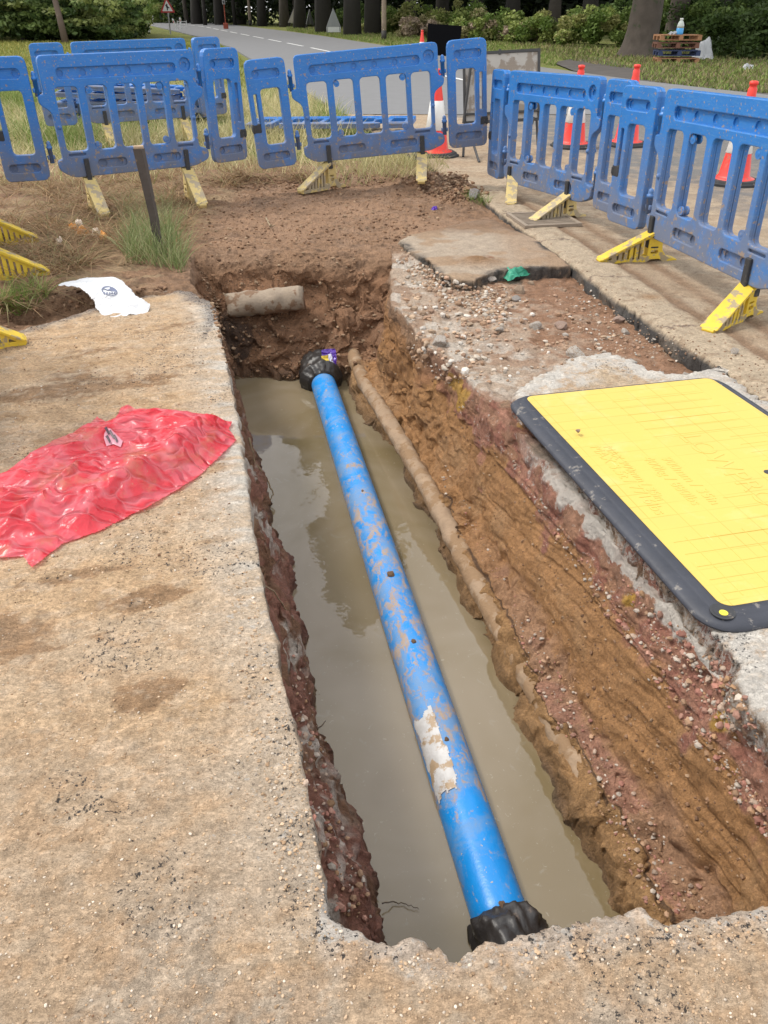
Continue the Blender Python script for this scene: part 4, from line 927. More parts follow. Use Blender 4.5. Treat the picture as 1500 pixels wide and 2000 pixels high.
# white verge posts and a low white rail
for (px, py, tl_, lab) in ((347, 60, .12, 'leaning white verge post beside the warning sign'), (354, 58, 0, 'upright white verge post beside the leaning one'), (292, 63, 0, 'white verge post in front of the yew trees, right one of two'), (283, 63, .05, 'white verge post in front of the yew trees, left one of two'), (300, 50, 0, 'small distant white verge post on the bend')):
    g = gp(px, py, -.05); r = empty('verge_post', (g[0], g[1], -.05), 0, lab, 'verge post', 'white verge posts'); mb = MB()
    mb.box((0, 0, .38), (.13, .10, .76), Matrix.Rotation(-tl_*3, 4, 'Y'), .01); mb.box((0, 0, .79), (.11, .08, .06), Matrix.Rotation(-tl_*3, 4, 'Y'), .02); link('post', mb.me('post', M_whit), r)
    mb = MB(); mb.box((0, -.053, .62), (.06, .006, .12), Matrix.Rotation(-tl_*3, 4, 'Y')); link('reflector', mb.me('reflector', M_sr), r)
g = gp(356, 44, -.05); r = empty('gate', (xat2(356, 80), 80, -.05), 0, 'low white gate by the woods at the bend', 'gate'); mb = MB()
for z in (.25, .55, .85): mb.box((0, 0, z), (1.5, .05, .08))
link('rails', mb.me('rails', M_whit), r)
for s in (-1, 1): mb = MB(); mb.box((s*.78, 0, .5), (.1, .1, 1.0)); link('post', mb.me('post', M_whit), r)
r.scale = (.5, .5, .55)
# portable traffic signal, far off
g = gp(441, 47, -.05); r = empty('traffic_signal', (xat2(441, 74), 74, -.05), 0, 'distant portable traffic signal with orange stand against dark trees', 'traffic signal'); r.scale = (.7, .7, .9)
M_or = simple('orange', (.32, .06, .03), .6); mb = MB(); mb.box((0, 0, .25), (.5, .4, .5), None, .03); link('base', mb.me('base', M_or), r)
mb = MB(); mb.tube([(0, 0, .4), (0, 0, 1.9)], .05, 8); link('pole', mb.me('pole', M_or), r)
mb = MB(); mb.box((0, 0, 2.3), (.32, .2, .85), None, .03); h_ = link('signal_head', mb.me('signal_head', simple('signal_grey', (.35, .35, .34), .5)), r)
for k in range(3): mb = MB(); mb.tube([(0, -.10, 2.05+.26*k), (0, -.2, 2.05+.26*k)], .09, 12); link('lamp_hood', mb.me('lamp_hood', M_bk), h_)
# utility poles
M_wood = simple('pole_wood', (.27, .21, .16), .85, .25, 4, .4)
for px, py, rr, lab in ((750, 79, .135, 'weathered wooden pole on the verge in front of the bushes'), (489, 50, .15, 'distant wooden pole beside the dark woods')):
    g = gp(px, py, -.05); r = empty('utility_pole', (g[0], g[1], -.05), 0, lab, 'utility pole', 'wooden poles along the road')
    mb = MB(); mb.tube([(0, 0, z) for z in np.linspace(0, 9, 12)], [rr*(1-.03*k) for k in range(12)], 14); link('pole', mb.me('pole', M_wood, True), r)
    mb = MB(); mb.tube([(0, 0, 0), (0, 0, .45)], rr+.006, 14); link('base_band', mb.me('base_band', simple('dark_band', (.05, .045, .04), .8), True), r)
    mb = MB(); mb.box((0, -.17, 8.5), (1.6, .1, .12)); link('cross_arm', mb.me('cross_arm', M_wood), r)

# ================================================================== PALLETS, BOTTLE, BAGS
M_pal = simple('pallet_wood', (.34, .17, .085), .8, .3, 6, .2); M_palb = simple('pallet_blue', (.03, .045, .11), .8, .3, 6, .2); M_pald = simple('pallet_dark', (.17, .075, .05), .8, .3, 6, .2)
def pallet(loc, rz, z, mats, label, tilt=0):
    r = empty('pallet', (loc[0], loc[1], z), rz, label, 'pallet', 'pallets stacked beside the big tree'); mb = MB()
    for k in range(7): mb.box((0, -.36+.12*k, .135), (1.25, .085, .02))
    for k in (-1, 0, 1): mb.box((.0, k*.36, .01), (1.25, .09, .02))
    for k in (-1, 0, 1): mb.box((k*.575, 0, .116), (.1, .80, .02))
    for i in (-1, 0, 1):
        for j in (-1, 0, 1): mb.box((i*.56, j*.36, .063), (.13, .09, .084))
    link('boards', mb.me('boards', mats), r); return r
pl = gp(1322, 126, -.05); k = 0
for i, (mm_, lab) in enumerate(((M_pal, 'bottom pallet of the stack, pale orange wood'), (M_palb, 'dark blue pallet, second from the bottom of the stack'), (M_pald, 'reddish brown pallet, third from the bottom of the stack'), (M_pal, 'top pallet of the stack, pale wood with a bottle on it'))):
    pallet((pl[0]+.05+random.uniform(-.05, .05), pl[1]+.5), random.uniform(-.06, .06)-.05, -.03+.2*i*1.02+(0.0), mm_, lab)
ptop = -.03+.2*3*1.02+.145
def small_px(px, Y, z): v = at_y(px, 100, Y); return (v.x*1.0, Y, z)
r = empty('bottle', small_px(1321, pl[1]+.35, ptop), 0, 'large clear plastic bottle with blue lower half standing on the top pallet', 'bottle')
M_clear = simple('cloudy_plastic', (.50, .54, .50), .25, .1, 5); M_bl = simple('blue_liquid', (.05, .30, .62), .3, .1, 5)
link('lower_half', fin(lathe([(.10, 0), (.105, .02), (.105, .17), (.10, .172)]), 'lower_half', M_bl), r); link('upper_half', fin(lathe([(.104, .173), (.104, .24), (.07, .33), (.045, .36), (.045, .38)]), 'upper_half', M_clear), r); link('cap', fin(lathe([(.05, .381), (.05, .42), (.045, .425)]), 'cap', M_whit), r)
def crumple(name, polyxy, z0, hfun, mat, res, label, cat, group=None, colf=None, namp=.004, thick=0, parent=None):
    q = np.array(polyxy); a, b = q.min(0)-res*2, q.max(0)+res*2; xs = np.arange(a[0], b[0], res); ys = np.arange(a[1], b[1], res)
    V, Fq, sd, lev = slab([tuple(p) for p in polyxy], xs, ys, namp, 20, lambda V, s: hfun(V, s)+z0, thick, 2, .0)
    cols = {'Col': colf(V, sd)} if colf else None
    o = link(name, mesh(name, V, Fq, mat, True, cols)); 
    return setp(o, label, cat, group)
def film_mat(name, c, rough=.22, tr=.25, trans=.12, spec=.6, mudc=None, creasescale=9, bst=.5):
    m, nt, B = newmat(name); co = coords(nt); base = mixn(nt, noise_n(nt, co, 7, 5, .6), tuple(x*.85 for x in c), tuple(min(1, x*1.12) for x in c))
    if mudc: base = mixn(nt, ramp(nt, noise_n(nt, co, 6.5, 3, .5, 1.5), .48, .60, 0, .5), base, (.92, .26, .32))  # pale haze of the film put into the colour as pink areas
    if mudc:
        base = mixn(nt, ramp(nt, noise_n(nt, co, 5, 6, .65, .6), .53, .66, 0, .6), base, mudc); base = mixn(nt, ramp(nt, noise_n(nt, co, 60, 5, .7), .62, .68, 0, .55), base, (.62, .42, .32))
    nt.links.new(base, B.inputs['Base Color']); B.inputs['Roughness'].default_value = rough; B.inputs['Specular IOR Level'].default_value = spec
    vo = nd(nt, 'ShaderNodeTexVoronoi', feature='DISTANCE_TO_EDGE'); vo.inputs['Scale'].default_value = creasescale*2.2; mp = nd(nt, 'ShaderNodeMapping'); mp.inputs['Rotation'].default_value = (0, 0, -.5); mp.inputs['Scale'].default_value = (.55, 1.6, 1)
    wv = nd(nt, 'ShaderNodeVectorMath', operation='ADD'); nz = nd(nt, 'ShaderNodeTexNoise'); nz.inputs['Scale'].default_value = 6; nt.links.new(co, nz.inputs['Vector'])
    sc_ = nd(nt, 'ShaderNodeVectorMath', operation='SCALE'); sc_.inputs['Scale'].default_value = .25; nt.links.new(nz.outputs['Color'], sc_.inputs[0]); nt.links.new(co, wv.inputs[0]); nt.links.new(sc_.outputs[0], wv.inputs[1])
    nt.links.new(wv.outputs[0], mp.inputs[0]); nt.links.new(mp.outputs[0], vo.inputs['Vector'])
    if mudc: base = mixn(nt, mth(nt, 'MULTIPLY', ramp(nt, vo.outputs['Distance'], 0, .10, 1, 0), .55), base, (.88, .30, .34)); nt.links.new(base, B.inputs['Base Color'])  # highlights along the creases put into the colour as lighter pink
    nn = bump(nt, ramp(nt, vo.outputs['Distance'], 0, .25), bst, .012, B); bump(nt, noise_n(nt, mp.outputs[0], 13, 3, .5, 1.2), bst*.7, .010, B, nn)
    T = nd(nt, 'ShaderNodeBsdfTranslucent'); nt.links.new(base, T.inputs[0]); mx = nd(nt, 'ShaderNodeMixShader'); mx.inputs[0].default_value = tr
    nt.links.new(B.outputs[0], mx.inputs[1]); nt.links.new(T.outputs[0], mx.inputs[2]); out = mx.outputs[0]
    if trans:
        U_ = nd(nt, 'ShaderNodeBsdfTransparent'); U_.inputs[0].default_value = (min(1, c[0]*1.2), c[1]+.25, c[2]+.25, 1); m2_ = nd(nt, 'ShaderNodeMixShader'); m2_.inputs[0].default_value = trans
        nt.links.new(out, m2_.inputs[1]); nt.links.new(U_.outputs[0], m2_.inputs[2]); out = m2_.outputs[0]
    nt.links.new(out, nt.nodes['Material Output'].inputs[0]); return m
M_redbag = film_mat('red_film', (.90, .07, .10), .28, .36, .20, .7, mudc=(.70, .32, .20), creasescale=4.0, bst=.85); M_paper = film_mat('white_paper', (.80, .81, .82), .5, .15, 0, .4, creasescale=8)
M_clearbag = film_mat('pale_film', (.50, .51, .53), .3, .3, 0, .6, creasescale=4)
rb_px = [(-150, 1000), (-110, 930), (0, 938), (60, 908), (120, 872), (150, 850), (190, 812), (212, 826), (224, 818), (236, 795), (248, 789), (268, 798), (300, 814), (350, 818), (420, 822), (454, 822), (446, 836), (462, 858), (428, 892), (380, 935), (300, 983), (200, 1033), (120, 1062), (62, 1108), (44, 1086), (0, 1088), (-120, 1110)]
rb = [gp(a, b, .012) for a, b in rb_px]
ang = math.atan2(rb[15][1]-rb[22][1]*0-rb[1][1], rb[15][0]-rb[1][0])
def rot(V, a): return np.stack([V[:, 0]*cos(a)+V[:, 1]*sin(a), -V[:, 0]*sin(a)+V[:, 1]*cos(a), V[:, 0]*0], 1)
def hred(V, sd):
    q = rot(V, ang); w = q.copy(); w[:, 1] += .09*(fbm(q, 3.5, 2, 301)-.5)*2
    f = ridge(w*np.array([.40, 1.5, 1]), 4.2, 2, 305)-.42; g = ridge(rot(V, ang+.9)*np.array([.5, 1.5, 1]), 6, 2, 310)-.5
    tri = np.abs(((w[:, 1]*7+q[:, 0]*1.5) % 1)-.5)*2
    f2 = np.maximum(ridge(w*np.array([.35, 1.3, 1]), 3.0, 1, 305), 0)**2.2; g2 = np.maximum(ridge(rot(V, ang+.75)*np.array([.5, 1.4, 1]), 5.5, 2, 311), 0)**2; k2 = ridge(w*np.array([.7, 1.2, 1]), 12, 2, 317)**2
    nt_ = Vector(gp(222, 835)); val = np.exp(-((V[:, 0]-nt_.x)/.05)**2-((V[:, 1]-nt_.y)/.13)**2)
    return sst(sd, -.004, .05+.16*vnoise(V, 5, 340))*(.010+.062*f2+.040*g2+.018*k2)*(1-.75*val)+.004
crumple('plastic_sack', rb, .006, hred, M_redbag, .0055, 'crumpled translucent red plastic sack lying on the muddy left pavement', 'plastic sack', namp=.006)
# pale printed patch on the red sack
M_prn = simple('print', (.56, .24, .30), .4, .2, 40); M_prk = simple('print_dark', (.06, .03, .04), .4)
sack = bpy.data.objects['plastic_sack']; bs = BVHTree.FromObject(sack, bpy.context.evaluated_depsgraph_get())
def on_sack(px, py, off=.0015):
    d = ray(px, py).normalized(); r_ = bs.ray_cast(Vector((0, 0, H)), d); return (r_[0]-d*off*1.0) if r_[0] else None
def decal(name, pxs, mat, off, lift=.0015):
    P_ = [on_sack(x, y, off) for x, y in pxs]; P_ = [p for p in P_ if p is not None]
    V = [tuple(p+Vector((0, 0, lift))) for p in P_]; c_ = sum((Vector(v) for v in V), Vector())/len(V); V.append(tuple(c_+Vector((0, 0, .002)))); n = len(P_)
    return link(name, mesh(name, V, [(i, (i+1) % n, n) for i in range(n)], mat, True), sack)
decal('printed_patch', [(205, 836), (216, 838), (228, 850), (240, 862), (236, 874), (222, 868), (208, 872), (203, 856)], M_prn, .003)
for k, (x, y) in enumerate(((210, 846), (218, 852), (226, 861), (212, 862))): decal('print_stroke', [(x-6, y-7), (x-1, y-10), (x+5, y+2), (x+3, y+7), (x-2, y-1)], M_prk, .010, .006)
# white paper bag
pb_px = [(113, 562), (135, 548), (170, 538), (212, 540), (235, 552), (250, 570), (266, 583), (292, 586), (282, 596), (250, 598), (232, 606), (212, 620), (204, 612), (196, 600), (184, 588), (165, 578), (150, 570), (132, 566)]
pbw = [gp(a, b, .05) for a, b in pb_px]; pcx = gp(205, 570, .05)
def hpap(V, sd):
    dx, dy = V[:, 0]-pcx[0], V[:, 1]-pcx[1]; q = rot(V, .5)
    return .055*np.exp(-(dx/.30)**2-(dy/.22)**2)+.03*(ridge(q*np.array([.6, 1.3, 1]), 6, 2, 330)-.5)+.012*(fbm(V, 22, 3, 331)-.5)-.05*sst(-dy-.10, 0, .12)
crumple('paper_bag', pbw, .035, hpap, M_paper, .006, 'torn white paper bag with a round printed emblem at the pavement edge', 'paper bag', namp=.010, thick=.002)
pbag = bpy.data.objects['paper_bag']; bsp = BVHTree.FromObject(pbag, bpy.context.evaluated_depsgraph_get())
def sheet_on(bv, pts, name, mat, parent, off):
    V = []
    for x, y in pts:
        d = ray(x, y).normalized(); r_ = bv.ray_cast(Vector((0, 0, H)), d); 
        if r_[0]: V.append(tuple(r_[0]-d*off+Vector((0, 0, off))))
    return V
M_ink = simple('ink', (.12, .14, .22), .6, .1, 20)
def ringpx(cx, cy, rx, ry, r2, a0, a1, n, rot_=.25):
    o, i = [], []
    for k in range(n+1):
        t = a0+(a1-a0)*k/n
        for lst, s in ((o, 1), (i, r2)):
            x, y = cos(t)*rx*s, sin(t)*ry*s; lst.append((cx+x*cos(rot_)-y*sin(rot_), cy+x*sin(rot_)+y*cos(rot_)))
    return o, i
def ringdecal(name, bv, parent, mat, cx, cy, rx, ry, r2, a0, a1, n, off=.002):
    o, i = ringpx(cx, cy, rx, ry, r2, a0, a1, n); V1 = sheet_on(bv, o, '', None, None, off); V2_ = sheet_on(bv, i, '', None, None, off)
    if len(V1) == len(V2_) == n+1: link(name, mesh(name, V1+V2_, [(k, k+1, n+2+k, n+1+k) for k in range(n)], mat, False), parent)
ringdecal('emblem', bsp, pbag, M_ink, 214, 569, 16, 9, .86, 0, 2*pi, 28); ringdecal('emblem', bsp, pbag, M_ink, 214, 569, 14, 8, .15, pi*1.05, pi*1.95, 16)
for k in range(5):
    V = sheet_on(bsp, [(203+k*5, 571), (206+k*5, 571.5), (205+k*5, 575.5), (202+k*5, 575)], '', None, None, .002)
    if len(V) == 4: link('emblem', mesh('emblem', V, [(0, 1, 2, 3)], M_ink, False), pbag)
# other scraps
def scrap(name, px, py, w, h, hz, mat, label, cat, seed, rz=0, fingers=0, group=None, z=None, dxy=(0, 0)):
    p, nrm = hit(px, py); rs_ = random.Random(seed); out = []
    n = 16
    for k in range(n):
        t = 2*pi*k/n; r_ = 1+rs_.uniform(-.28, .22)+(.35*cos(fingers*t) if fingers else 0)
        x, y = cos(t)*w/2*r_, sin(t)*h/2*r_; out.append((p.x+dxy[0]+x*cos(rz)-y*sin(rz), p.y+dxy[1]+x*sin(rz)+y*cos(rz)))
    zz = (p.z if z is None else z)
    return crumple(name, out, zz, lambda V, s: hz*(.5+1.3*(ridge(V, 3/w, 2, seed)-.45))*sst(s, -.001, w*.22)+hz*.10+w*.18*(vnoise(V, 6/w, seed)-.3), mat, max(w/34, .0022), label, cat, group, namp=w*.03)
M_green = film_mat('green_film', (.05, .36, .22), .35, .2, 0, .5); M_purp = film_mat('purple_foil', (.10, .02, .42), .18, .05, 0, .9); M_foil = simple('foil', (.62, .60, .72), .2, .3, 20, .3, metal=.7); M_yfoil = simple('yellow_foil', (.80, .58, .05), .3, .2, 20, .2)
scrap('green_glove', 1004, 540, .20, .13, .045, M_green, 'crumpled thin green glove lying on the rubble by the broken black edge', 'glove', 5, .5, fingers=3)
scrap('sweet_wrapper', 849, 410, .07, .045, .03, M_purp, 'small purple wrapper on the bare earth behind the trench', 'wrapper', 8, .2)
scrap('plastic_bag', 1372, 118, .85, .5, .5, M_clearbag, 'crumpled pale plastic bag on the grass against the pallets', 'plastic bag', 11, .2, z=-.06)
scrap('plastic_bag', 1462, 136, .5, .22, .14, M_clearbag, 'small flat pale plastic scrap on the grass right of the pallets', 'plastic scrap', 14, .0, z=-.06)
o_ = scrap('plastic_bag', 1308, 108, .3, .18, .09, M_clearbag, 'little crumpled clear bag beside the bottle on the top pallet', 'plastic bag', 16, .0, z=ptop, dxy=(0, 0))
g = small_px(1308, pl[1]+.35, 0); vv = np.zeros(len(o_.data.vertices)*3); o_.data.vertices.foreach_get('co', vv); vv = vv.reshape(-1, 3); vv[:, 0] += g[0]-vv[:, 0].mean(); vv[:, 1] += g[1]-vv[:, 1].mean(); o_.data.vertices.foreach_set('co', vv.ravel())
# chocolate wrapper resting on the black sheeting
wp = at_y(645, 702, pb.y+.10); r = empty('sweet_wrapper', wp, 0, 'shiny purple and yellow sweet wrapper on the black sheeting at the far pipe end', 'wrapper')
def crinkle(name, w, h, mat, M, seed, n=14):
    V = []; Fc = []
    for i in range(n+1):
        for j in range(n+1): V.append(((i/n-.5)*w, (j/n-.5)*h, 0))
    V = np.array(V); V[:, 2] = (ridge(V, 1.5/w, 3, seed)-.5)*w*.35; V[:, 0] += (vnoise(V, 20, seed)-.5)*w*.25; V[:, 1] += (vnoise(V, 20, seed+2)-.5)*w*.25
    for i in range(n):
        for j in range(n): o = i*(n+1)+j; Fc.append((o, o+1, o+n+2, o+n+1))
    return link(name, mesh(name, V, Fc, mat, True), r, M)
tiltM = Matrix.Rotation(.35, 4, 'Z') @ Matrix.Rotation(.9, 4, 'X')
crinkle('purple_part', .085, .14, M_purp, tiltM, 3); crinkle('foil_part', .028, .10, M_foil, Matrix.Translation((.006, -.022, -.004)) @ tiltM, 4); crinkle('yellow_part', .045, .045, M_yfoil, Matrix.Translation((-.035, -.024, .012)) @ tiltM, 6)
# orange peel and scraps on the verge
M_peel = simple('peel', (.75, .30, .04), .5, .2, 30); M_peelw = simple('pith', (.75, .62, .5), .6, .1, 30)
for k, (px, py, mt, lab) in enumerate(((164, 458, M_peel, 'largest orange peel scrap on the dry verge'), (189, 462, M_peelw, 'pale round scrap beside the orange peel'), (205, 467, M_peel, 'orange peel scrap nearest the green grass tuft'), (143, 452, M_peel, 'leftmost orange peel scrap of the scattered pieces'), (157, 446, M_peelw, 'small pale pith scrap farthest back among the peel'), (117, 480, M_peelw, 'white scrap lying apart nearest the yellow foot'))):
    scrap('peel', px, py, .095 if k < 3 else .06, .07, .05, mt, lab, 'peel', 30+k, k*.7, group='orange peel scraps on the verge')

# ================================================================== STAKE, GRATE, STONES
sb_, _ = hit(311, 492); st_ = at_y(271, 290, 5.52); M_stake = simple('stake_wood', (.085, .07, .06), .8, .4, 12, .5, dirt=(.24, .17, .11), dirtscale=9, dirtth=.60)
pts = [sb_+Vector((0, 0, -.05)), sb_.lerp(st_, .35)+Vector((.012, 0, 0)), sb_.lerp(st_, .7)+Vector((.006, 0, 0)), st_]
mb = MB(); rings = []
for i, p in enumerate(pts):
    w_ = (.026, .027, .03, .034)[i]; rings.append([mb.bm.verts.new(p+Vector(v)) for v in ((-w_, -.018, 0), (w_*.75, -.03, 0), (w_, .012, .0), (-w_*.7, .024, .0))])
for a_, b_ in zip(rings, rings[1:]):
    for k in range(4): mb.bm.faces.new((a_[k], a_[(k+1) % 4], b_[(k+1) % 4], b_[k]))
mb.bm.faces.new(rings[-1]); mb.bm.faces.new(rings[0][::-1])
es = [e for e in mb.bm.edges]; bmesh.ops.subdivide_edges(mb.bm, edges=es, cuts=3, use_grid_fill=True)
me = mb.me('wooden_stake', M_stake, False); stake = link('wooden_stake', me); setp(stake, 'dark weathered wooden stake driven into the tufted verge, leaning left', 'stake')
mb = MB(); mb.box((0, 0, 0), (.062, .045, .018), None, .005); cp_ = link('mud_cap', mb.me('mud_cap', simple('dry_mud', (.40, .29, .19), .9, .3, 30, .5)), stake, Matrix.Translation(st_+Vector((0, 0, .008))) @ Matrix.Rotation(.3, 4, 'Z'))
# drain grate
gq = [Vector((*gp(*p, .012), .012)) for p in ((1012, 428), (1068, 412), (1112, 432), (1052, 444))]
gc = sum(gq, Vector())/4; gc.z = .006; gr = empty('drain_grate', gc, 0, 'dusty iron drain grate set in the road edge beneath a barrier foot', 'drain grate')
ux = Vector((.18, .98, 0)).normalized()*-1; ux = Vector((-KX(6.5)+KX(6.2), -.3, 0)); ux = Vector((float(KX(6.4)-KX(6.1)), .3, 0)).normalized(); vx = Vector((ux.y, -ux.x, 0))
MG = Matrix(((vx.x, ux.x, 0, 0), (vx.y, ux.y, 0, 0), (0, 0, 1, 0), (0, 0, 0, 1)))
M_iron = simple('dusty_iron', (.27, .215, .16), .8, .3, 20, .3); mb = MB()
for s in (-1, 1): mb.box((s*.215, 0, .008), (.03, .46, .022)); mb.box((0, s*.215, .0075), (.40, .03, .021))
link('frame', mb.me('frame', M_iron), gr, MG); mb = MB()
for k in range(9): mb.box((0, -.17+k*.0425, .007), (.40, .02, .018))
link('bars', mb.me('bars', M_iron), gr, MG); mb = MB(); mb.box((0, 0, -.002), (.42, .42, .004)); link('sump_shade', mb.me('sump_shade', simple('sump_shade', (.04, .03, .022), .9)), gr, MG)  # thin dark sheet under the bars stands for the shade below the grate
# stones
def rock(seed, sub=2, flat=.7, cuts=9):
    bm = bmesh.new(); bmesh.ops.create_icosphere(bm, subdivisions=sub, radius=1.0); r_ = np.random.default_rng(seed)
    for k in range(cuts):
        nrm = r_.normal(size=3); nrm /= np.linalg.norm(nrm); dd_ = .48+.32*r_.random()
        for v in bm.verts:
            t = v.co.dot(Vector(nrm))-dd_
            if t > 0: v.co -= Vector(nrm)*t*.92
    co_ = np.array([v.co for v in bm.verts]); nn_ = (fbm(co_, 1.7, 3, seed)-.5)*.3
    for v, k in zip(bm.verts, nn_): v.co *= (1+k); v.co.z *= flat
    return bm
def stone_mat(name, c): return simple(name, c, .9, .3, 14, .8, dirt=(.30, .20, .13), dirtscale=10, dirtth=.52)
M_st = [stone_mat('pale_stone', (.46, .42, .37)), stone_mat('tan_stone', (.42, .31, .22)), stone_mat('pink_stone', (.38, .27, .22)), stone_mat('grey_stone', (.30, .29, .28))]
big = [(1125, 697, .060, 0, 'largest pale stone lying alone just behind the yellow board'), (1043, 640, .042, 0, 'upright pale stone in the middle of the rubble'), (1016, 571, .045, 1, 'tan stone just right of the green glove'), (960, 548, .034, 0, 'white stone just left of the green glove'), (1210, 628, .042, 2, 'brown stone lying by the cut kerb edge'), (1221, 651, .028, 0, 'small pale stone in front of the brown one by the kerb'), (1435, 690, .026, 0, 'white pebble on the road strip near the yellow barrier foot'), (1097, 640, .045, 2, 'flat pink stone between the pale stone and the kerb edge'), (974, 647, .032, 0, 'pale stone low in the white rubble fan'), (1038, 556, .030, 1, 'small tan stone behind the tan one by the green glove'), (858, 672, .050, 0, 'big whitish lump at the lip of the trench wall'), (925, 385, .075, 3, 'dark lump of kerb stone at the corner beside the grass'), (1008, 586, .030, 3, 'small grey stone in front of the green glove')]
for k, (px, py, r_, mi, lab) in enumerate(big):
    p, nrm = hit(px, py); o_ = link('stone', fin(rock(100+k, 3), 'stone', M_st[mi], False)); o_.location = p+Vector((0, 0, r_*.25)); o_.scale = (r_*1.05, r_*.9, r_); o_.rotation_euler = (random.uniform(-.3, .3), random.uniform(-.3, .3), random.uniform(0, 6)); setp(o_, lab, 'stone', 'loose stones among the rubble')
# pebble on the board
p = Vector((*gp(1129, 841, .05), .05)); o_ = link('pebble', fin(rock(77, 2), 'pebble', M_st[2], True)); o_.location = p; o_.scale = (.014, .014, .013); setp(o_, 'single small pebble lying on the yellow board', 'pebble')
# rubble and gravel: too many to count
protos = [rock(200+k, 1, .75, 6) for k in range(6)]; pv = [(np.array([v.co[:] for v in b.verts]), np.array([[v.index for v in f.verts] for f in b.faces])) for b in protos]
def scatter(name, spots, label, pal):
    Vs, Fs, Cs = [], [], []; o = 0
    for (p, r_) in spots:
        v, f = pv[rng.integers(6)]; a = rng.random()*6.28; M = np.array([[cos(a), -sin(a), 0], [sin(a), cos(a), 0], [0, 0, 1]]); s = r_*(.7+.6*rng.random(3))
        q = (v*s) @ M.T + np.array(p)+np.array([0, 0, r_*.25]); Vs.append(q); Fs.append(f+o); o += len(v); c_ = np.array(pal[rng.integers(len(pal))])*(.75+.5*rng.random()); Cs.append(np.repeat(c_[None], len(v), 0))
    V = np.concatenate(Vs); C_ = np.concatenate(Cs); C_ = C_*(.7+.6*fbm(V, 60, 2, 9))[:, None]
    o_ = link(name, mesh(name, V, np.concatenate(Fs), M_rub2, False, {'Col': C_})); return setp(o_, label, None, None, 'stuff')
M_rub2 = vcmat('rubble', .9)
spots = []
fan = [(780, 480), (840, 530), (900, 565), (960, 560), (1010, 590), (960, 700), (880, 760), (800, 700), (790, 600), (770, 520)]
def inpoly(x, y, P_):
    c_ = False
    for i in range(len(P_)):
        (x1, y1), (x2, y2) = P_[i-1], P_[i]
        if (y1 > y) != (y2 > y) and x < (x2-x1)*(y-y1)/(y2-y1)+x1: c_ = not c_
    return c_
def fill(n, P_, r0, r1, keep=1.):
    xs_ = [p[0] for p in P_]; ys_ = [p[1] for p in P_]; k = 0
    while k < n:
        x, y = random.uniform(min(xs_), max(xs_)), random.uniform(min(ys_), max(ys_))
        if inpoly(x, y, P_):
            p, nn = hit(x, y); spots.append((tuple(p), r0+(r1-r0)*random.random()**2.5)); k += 1
fill(560, fan, .003, .026); fill(520, [(780, 500), (850, 530), (910, 560), (1000, 560), (980, 640), (900, 600), (820, 560)], .006, .02)
fill(330, [(870, 600), (1110, 560), (1200, 640), (1330, 710), (1200, 690), (1060, 720), (980, 760), (900, 740)], .005, .020); fill(260, [(1120, 540), (1230, 620), (1390, 705), (1200, 690), (1100, 620)], .004, .012)
scatter('rubble', spots, 'pale rubble and gravel spread over the dug-out strip', [(.44, .38, .31), (.40, .29, .20), (.34, .22, .15), (.52, .47, .41), (.30, .19, .12), (.36, .25, .17)])
spots = []
fill(420, [(1000, 1150), (1060, 1230), (1180, 1440), (1300, 1640), (1400, 1780), (1270, 1790), (1180, 1600), (1060, 1380), (1000, 1240)], .003, .011); fill(330, [(990, 880), (1120, 1060), (1220, 1190), (1330, 1360), (1500, 1570), (1500, 1650), (1330, 1420), (1200, 1230), (1100, 1080)], .003, .014)
fill(60, [(870, 900), (1000, 1150), (960, 1120), (860, 950)], .003, .010); fill(260, [(1200, 1110), (1300, 1200), (1440, 1330), (1500, 1480), (1400, 1420), (1300, 1300)], .004, .016)
fill(200, [(560, 1250), (600, 1320), (650, 1560), (740, 1800), (660, 1790), (600, 1560)], .003, .012)
scatter('gravel', spots, 'pink and grey gravel stuck in the trench walls and ledge', [(.36, .20, .15), (.40, .30, .23), (.34, .16, .12), (.42, .36, .30), (.38, .24, .15), (.30, .18, .10)])
spots = []
fill(1700, [(380, 350), (600, 330), (900, 340), (960, 400), (780, 470), (400, 490)], .004, .016); fill(500, [(520, 340), (700, 330), (760, 360), (600, 375), (480, 370)], .006, .022); fill(420, [(760, 345), (900, 335), (960, 380), (880, 400)], .008, .028)
fill(1000, [(400, 500), (700, 490), (760, 700), (700, 740), (460, 740), (430, 620)], .004, .018); fill(260, [(380, 500), (430, 590), (450, 740), (440, 700), (400, 560)], .004, .016); fill(420, [(740, 560), (1000, 900), (1200, 1250), (1480, 1700), (1400, 1740), (1120, 1330), (880, 900), (740, 720)], .003, .009)
fill(160, [(0, 1150), (500, 1150), (640, 1780), (760, 1860), (1500, 1800), (1500, 2000), (0, 2000)], .001, .0035); fill(260, [(0, 660), (380, 590), (470, 1100), (0, 1100)], .002, .006); fill(160, [(1010, 440), (1500, 700), (1500, 800), (1120, 520)], .003, .008)
fill(160, [(0, 600), (110, 560), (330, 560), (370, 560), (200, 590), (0, 650)], .006, .02)
scatter('soil_clods', spots, 'loose brown clods of earth round the trench', [(.20, .115, .066), (.26, .155, .09), (.15, .085, .05), (.32, .22, .14)])
spots = []
fill(3800, [(0, 1150), (500, 1150), (640, 1780), (760, 1870), (960, 1850), (1500, 1790), (1500, 2000), (0, 2000)], .0010, .0038); fill(1500, [(0, 660), (380, 590), (480, 1140), (0, 1140)], .0015, .006); fill(500, [(480, 1100), (600, 1540), (640, 1780), (560, 1780), (440, 1200)], .0015, .006); fill(150, [(640, 1800), (760, 1870), (960, 1850), (1500, 1780), (1500, 1860), (700, 1900)], .0015, .005)
scatter('gravel', spots, 'fine sandy crumbs lying on the left and front pavement', [(.46, .32, .20), (.50, .36, .24), (.38, .25, .15), (.54, .46, .37), (.42, .30, .19)])
